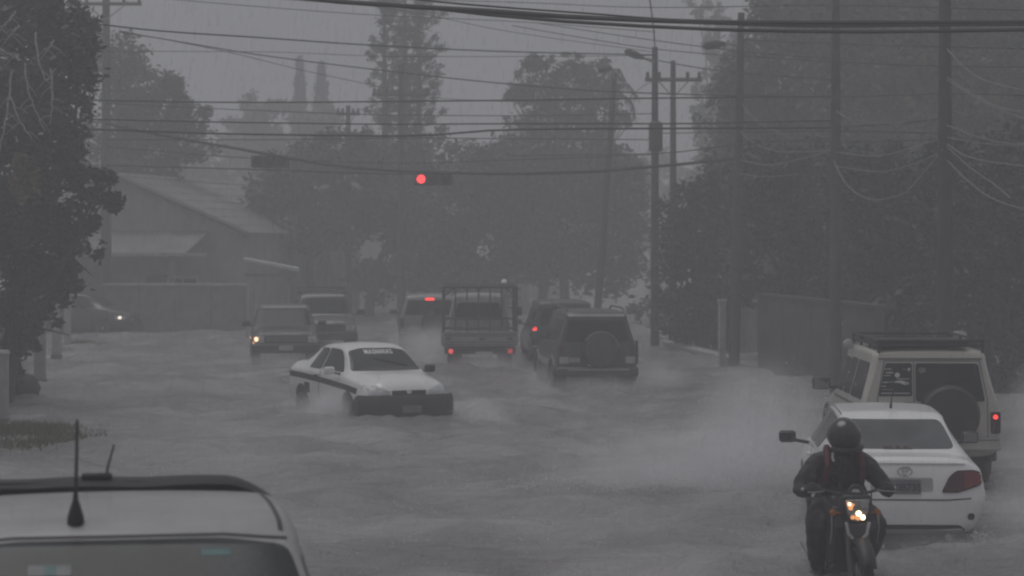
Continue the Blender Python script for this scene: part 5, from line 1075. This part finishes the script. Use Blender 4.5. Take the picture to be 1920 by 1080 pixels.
for v, n_ in zip(bdy.data.vertices, nrm):          # folds of the wet cloth
    p = v.co; arm = min(1, max(0, (abs(p.x) - .1) * 5))
    f1 = math.sin(p.z * 62 + 5 * mn.noise(p * 7) + abs(p.x) * 40) * mn.noise(p * 5 + Vector((3, 1, 2)))
    v.co = p + n_ * (.011 * f1 + .016 * mn.noise(p * 9) + .006 * mn.noise(p * 23))
bdy.data.update()
M_GLV = M('glove', (.018, .018, .02), .6)
for sg in (-1, 1):
    gv = MB(); gv.tube([(sg * .36, .80, 1.06), (sg * .353, .835, 1.074), (sg * .35, .872, 1.088), (sg * .35, .895, 1.088)], [.040, .046, .043, .03], 10)
    for i, (x, L_) in enumerate(((.300, .9), (.326, 1.0), (.353, .98), (.379, .82))):
        y0 = .905 - (x - .30) * .28
        gv.tube([(sg * x, y0 - .03, 1.092), (sg * x, y0 + .012, 1.094), (sg * x, y0 + .03, 1.07), (sg * x, y0 + .026, 1.045 - .004 * L_), (sg * x, y0 + .004, 1.032)], [.0125, .0125, .0115, .0105, .008], 7)
    gv.tube([(sg * .325, .85, 1.06), (sg * .30, .87, 1.042), (sg * .285, .893, 1.036), (sg * .275, .912, 1.04)], [.017, .015, .0125, .009], 7)
    gv.build('glove', M_GLV, pe)
    MB().tube([(sg * .12, .42, 1.385), (sg * .135, .53, 1.415), (sg * .15, .645, 1.36), (sg * .165, .70, 1.26), (sg * .175, .66, 1.10)], [.028, .036, .036, .032, .024], 8).build('shoulder_strap', M('red_strap', (.085, .014, .022), .7, var=.4, scale=20), pe)
    bo = MB().tube([(sg * .205, .46, .30), (sg * .203, .50, .25), (sg * .20, .60, .235), (sg * .20, .70, .235)], [.062, .06, .05, .035], 10).build('boot', M_RUBBER, pe)
hm = MB(); v = []; nu, nv = 28, 16
for j in range(nv + 1):
    ph = math.pi * j / nv
    for i in range(nu):
        th = 2 * math.pi * i / nu; x = math.sin(ph) * math.cos(th); y = math.sin(ph) * math.sin(th); z = math.cos(ph)
        lo = max(0, -z); v.append((.142 * x * (1 - .18 * lo), .165 * y * (1 - .08 * lo) + .02 * lo, .165 * z * (1 - .10 * lo)))
hm.add(v, [(j * nu + i, j * nu + (i + 1) % nu, (j + 1) * nu + (i + 1) % nu, (j + 1) * nu + i) for j in range(nv) for i in range(nu)])
he = hm.build('helmet', M('helmet_black', (.02, .02, .022), .22, coat=.6), pe); he.scale = (1.14, 1.08, 1.06); he.location = (0, .64, 1.535); he.rotation_euler = (R(-10), R(3), R(4))
vz = MB(); v = []; n = 15
for j, z in enumerate((.06, .02, -.03, -.055)):
    rr_ = math.sqrt(max(.01, 1 - (z / .165) ** 2))
    for i in range(n):
        th = R(90) + R(68) * (-1 + 2 * i / (n - 1)); v.append((.148 * rr_ * math.cos(th), .172 * rr_ * math.sin(th) + (.004 if j < 3 else 0), z))
vz.add(v, [(j * n + i, j * n + i + 1, (j + 1) * n + i + 1, (j + 1) * n + i) for j in range(3) for i in range(n - 1)]); vz.build('visor', M('visor', (.03, .03, .033), .05), he)
MB().tube([(.138 * math.cos(a), .165 * math.sin(a) + .012, -.088) for a in np.linspace(R(25), R(155), 14)], .026, 8).build('chin_bar', M_MATT, he)
MB().tube([(.11, .06, -.13), (.125, .10, -.16), (.12, .12, -.19)], .010, 5).build('chin_strap', M_STICK, he)

# ------------------------------------------------------------------ rubbish bag beside the left post
bg_ = at(46, 0, 47.4); v = []; nu, nv = 22, 12
for j in range(nv + 1):
    ph = math.pi * j / nv
    for i in range(nu):
        th = 2 * math.pi * i / nu; r_ = 1 + .10 * math.sin(th * 5 + ph * 4) + .06 * math.sin(th * 9 - ph * 7)
        v.append((.31 * r_ * math.sin(ph) * math.cos(th), .28 * r_ * math.sin(ph) * math.sin(th), .25 * math.cos(ph) * r_ + .24))
rb_ = empty('rubbish_bag', (bg_.x, 47.4, -.02), .3, 'round black rubbish bag slumped in the water beside the tallest white gate post', 'rubbish bag')
MB().add(v, [(j * nu + i, j * nu + (i + 1) % nu, (j + 1) * nu + (i + 1) % nu, (j + 1) * nu + i) for j in range(nv) for i in range(nu)]).build('sack', M('bag_plastic', (.018, .019, .02), .35, bump=.6, bscale=9), rb_)
MB().lathe([(.03, .44), (.025, .50), (.08, .56), (.09, .60), (.02, .59)], (-.05, 0, 0), 'z', 12).build('tied_neck', M('bag_plastic', (.018, .019, .02), .35), rb_)

# ------------------------------------------------------------------ spray, splashes, rain, haze
def mist_mat(name, d, sc):
    m = bpy.data.materials.new(name); m.use_nodes = True; t = m.node_tree; t.nodes.clear()
    o = t.nodes.new('ShaderNodeOutputMaterial'); p = t.nodes.new('ShaderNodeVolumePrincipled'); p.inputs['Color'].default_value = (.95, .95, .97, 1); p.inputs['Anisotropy'].default_value = .0
    tc = t.nodes.new('ShaderNodeTexCoord'); le = t.nodes.new('ShaderNodeVectorMath'); le.operation = 'LENGTH'; t.links.new(tc.outputs['Object'], le.inputs[0])
    mr = t.nodes.new('ShaderNodeMapRange'); mr.inputs[1].default_value = 1.0; mr.inputs[2].default_value = .15; mr.interpolation_type = 'SMOOTHSTEP'; t.links.new(le.outputs['Value'], mr.inputs[0])
    nz = t.nodes.new('ShaderNodeTexNoise'); nz.inputs['Scale'].default_value = sc * 1.7; nz.inputs['Detail'].default_value = 8; nz.inputs['Roughness'].default_value = .68; t.links.new(tc.outputs['Object'], nz.inputs['Vector'])
    nr = t.nodes.new('ShaderNodeMapRange'); nr.inputs[1].default_value = .25; nr.inputs[2].default_value = .78; t.links.new(nz.outputs['Fac'], nr.inputs[0])
    a = t.nodes.new('ShaderNodeMath'); a.operation = 'MULTIPLY'; t.links.new(mr.outputs[0], a.inputs[0]); t.links.new(nr.outputs[0], a.inputs[1])
    b_ = t.nodes.new('ShaderNodeMath'); b_.operation = 'MULTIPLY'; b_.inputs[1].default_value = d; t.links.new(a.outputs[0], b_.inputs[0]); t.links.new(b_.outputs[0], p.inputs['Density'])
    t.links.new(p.outputs[0], o.inputs['Volume']); return m
_ball = bmesh.new(); bmesh.ops.create_icosphere(_ball, subdivisions=3, radius=1.0); _bm = bpy.data.meshes.new('ball'); _ball.to_mesh(_bm); _ball.free()
def mist(loc, r, d, label, tilt=0, sc=2.2, rz=0):
    o = link('spray_mist', _bm.copy(), mist_mat('mist', d, sc)); o.location = loc; o.scale = r; o.rotation_euler = (0, tilt, rz)
    return tag(o, label, 'spray', 'spray thrown up by the vehicles', 'stuff')
M_DROP = M('spray_drop', (.62, .62, .64), .25, var=.05)
DV, DF = [], []
def drops(c, r, n, size=.007, up=None):
    c = np.array(c); p = rng.normal(size=(n, 3)) * .42 * np.array(r) + c
    p[:, 2] = np.abs(p[:, 2]); s = size * (.4 + 1.3 * rng.random(n) ** 3)
    for q, a in zip(p, s):
        k = len(DV); t_ = rng.random() * 6.28
        for j in range(3): DV.append((q[0] + a * math.cos(t_ + j * 2.094), q[1] + a * math.sin(t_ + j * 2.094), q[2] - a * .5))
        DV.append((q[0], q[1], q[2] + a * 1.1)); DF.extend([(k, k + 2, k + 1), (k, k + 1, k + 3), (k + 1, k + 2, k + 3), (k + 2, k, k + 3)])
# the big sheet of spray left of the white saloon and beige car
mist((2.75, 31.0, .26), (2.6, 1.4, .75), 1.80, 'wide sheet of spray thrown left of the beige off-road car'); mist((3.35, 32.0, .55), (1.25, 1.6, 1.3), 1.56, 'tall plume of spray at the left flank of the beige off-road car')
mist((1.6, 30.4, .12), (1.9, .8, .34), 1.30, 'low tail of the spray sheet over open water in front of the dark off-road car')
drops((2.9, 30.8, .2), (2.6, 1.1, .5), 4200, .009); drops((3.6, 31.5, .5), (1.3, 1.2, .9), 2600, .009); drops((2.2, 30.2, .08), (2.4, .4, .16), 2600, .010)
# right of it
mist((6.75, 31.3, .12), (.55, .6, .42), 1.6, 'spray at the right rear wheel of the beige off-road car')
mist((7.55, 32.3, .6), (.95, 1.4, 1.25), 2.43, 'spray fanning out at the right flank of the beige off-road car'); drops((7.5, 32, .7), (.8, 1.2, .9), 1800, .008); drops((7.5, 31.5, 1.45), (.7, .8, .22), 500, .009)
# bow wave of the oncoming white saloon
L0 = Vector((fx, YL, 0)); 
mist(L0 + Vector((1.35, -.1, .12)), (.75, .7, .42), 3.12, 'bow spray at the right of the oncoming white saloon', .45); drops(L0 + Vector((1.25, -.2, .1)), (.6, .5, .22), 900)
mist(L0 + Vector((-1.35, .55, .16)), (.7, .7, .52), 6.5, 'spray hiding the front wheel of the oncoming white saloon'); drops(L0 + Vector((-1.3, .4, .12)), (.5, .5, .3), 900)
mist(L0 + Vector((-1.75, 1.9, .12)), (.9, 1.5, .42), 1.30, 'spray along the door sills of the oncoming white saloon'); drops(L0 + Vector((-1.6, 1.5, .1)), (.5, 1.2, .25), 600)
# dark off-roader, truck, pale car, pickup
mist((1.85, 48.9, .10), (1.5, .8, .34), 3.12, 'churned spray under the tail of the dark off-road car'); drops((1.85, 48.6, .05), (.9, .4, .2), 900, .010); mist((.75, 50.5, .15), (.6, 1.8, .5), 1.08, 'spray beside the left wheels of the dark off-road car'); mist((3.1, 50.5, .2), (.9, 2, .55), 0.96, 'spray to the right of the dark off-road car')
mist((-1.9, 60.5, .3), (.9, 3.2, .95), 0.96, 'tall spray between the caged truck and the pale off-road car'); mist((-.6, 56.9, .12), (1.5, .9, .42), 1.68, 'spray behind the caged truck'); drops((-.7, 57, .1), (.9, .5, .25), 600, .012)
mist((-2.6, 64.8, .25), (1.2, 1.6, .62), 1.56, 'spray behind the pale off-road car'); mist((-5.8, 58.3, .10), (1.7, 1.0, .36), 1.44, 'spray at the nose of the oncoming grey pickup'); mist((-4.6, 60.5, .2), (.6, 2.2, .5), 0.96, 'spray beside the oncoming grey pickup')
# under the white saloon's tail, and at its right wheel
mist((4.5, 24.6, .05), (1.2, .6, .2), 1.08, 'low spray under the tail of the white saloon'); drops((4.75, 24.4, .05), (.7, .4, .12), 900, .006); drops((4.95, 24.7, .12), (.22, .25, .12), 300, .006); mist((5.7, 26.2, .2), (.55, 1.5, .45), 0.84, 'spray at the right side of the white saloon')
drops((bx, 21.5, .04), (.35, .5, .1), 300, .006)
# rain splashing all over the water
N = 9000; yy = 9 + 50 * rng.random(N) ** 1.3; xx = (rng.random(N) - .5) * yy * .46; 
for a, b_ in zip(xx, yy): drops((a, b_, .01), (.012, .012, .012), 2, .007)
me = bpy.data.meshes.new('spray'); me.from_pydata(DV, [], DF); tag(link('water_spray', me, M_DROP), 'flying droplets and rain splashes over the flood water', 'spray', kind='stuff')

# fine rain falling through the street: small slender drops
N = 34000; yy = 9 + 45 * rng.random(N); xx = (rng.random(N) - .5) * yy * .5; zz = H + (rng.random(N) - .6) * yy * .32; keep = zz > .05
xx, yy, zz = xx[keep], yy[keep], zz[keep]; N = len(xx); ln = .04 + .10 * rng.random(N) ** 2; w = .0006 + .0009 * rng.random(N)
a = rng.random(N) * 6.28; v = np.zeros((N, 4, 3))
for j in range(3): v[:, j] = np.stack([xx + w * np.cos(a + j * 2.094), yy + w * np.sin(a + j * 2.094), zz - ln * .35], -1)
v[:, 3] = np.stack([xx + ln * (.06 + .05 * rng.random(N)), yy, zz + ln * .65], -1); k = np.arange(N)[:, None] * 4
f = np.concatenate([k + np.array([[0, 1, 3]]), k + np.array([[1, 2, 3]]), k + np.array([[2, 0, 3]]), k + np.array([[0, 2, 1]])], 1).reshape(-1, 3)
me = bpy.data.meshes.new('rain'); me.from_pydata(v.reshape(-1, 3).tolist(), [], f.tolist())
mrn = bpy.data.materials.new('rain_drop'); mrn.use_nodes = True; bb_ = mrn.node_tree.nodes['Principled BSDF']; bb_.inputs['Base Color'].default_value = (.6, .6, .62, 1); bb_.inputs['Alpha'].default_value = .22; bb_.inputs['Roughness'].default_value = .2
tag(link('rain', me, mrn), 'fine heavy rain falling through the flooded street', 'rain', kind='stuff')
hz = MB().box((0, 135, 9.9), (300, 400, 23.6)).build('haze', None, sm=False)
mh = bpy.data.materials.new('haze_air'); mh.use_nodes = True; t = mh.node_tree; t.nodes.clear(); o = t.nodes.new('ShaderNodeOutputMaterial'); p = t.nodes.new('ShaderNodeVolumePrincipled')
p.inputs['Color'].default_value = (.90, .905, .93, 1); p.inputs['Density'].default_value = .0074; p.inputs['Anisotropy'].default_value = .1
t.links.new(p.outputs[0], o.inputs['Volume']); hz.data.materials.append(mh); tag(hz, kind='stuff')
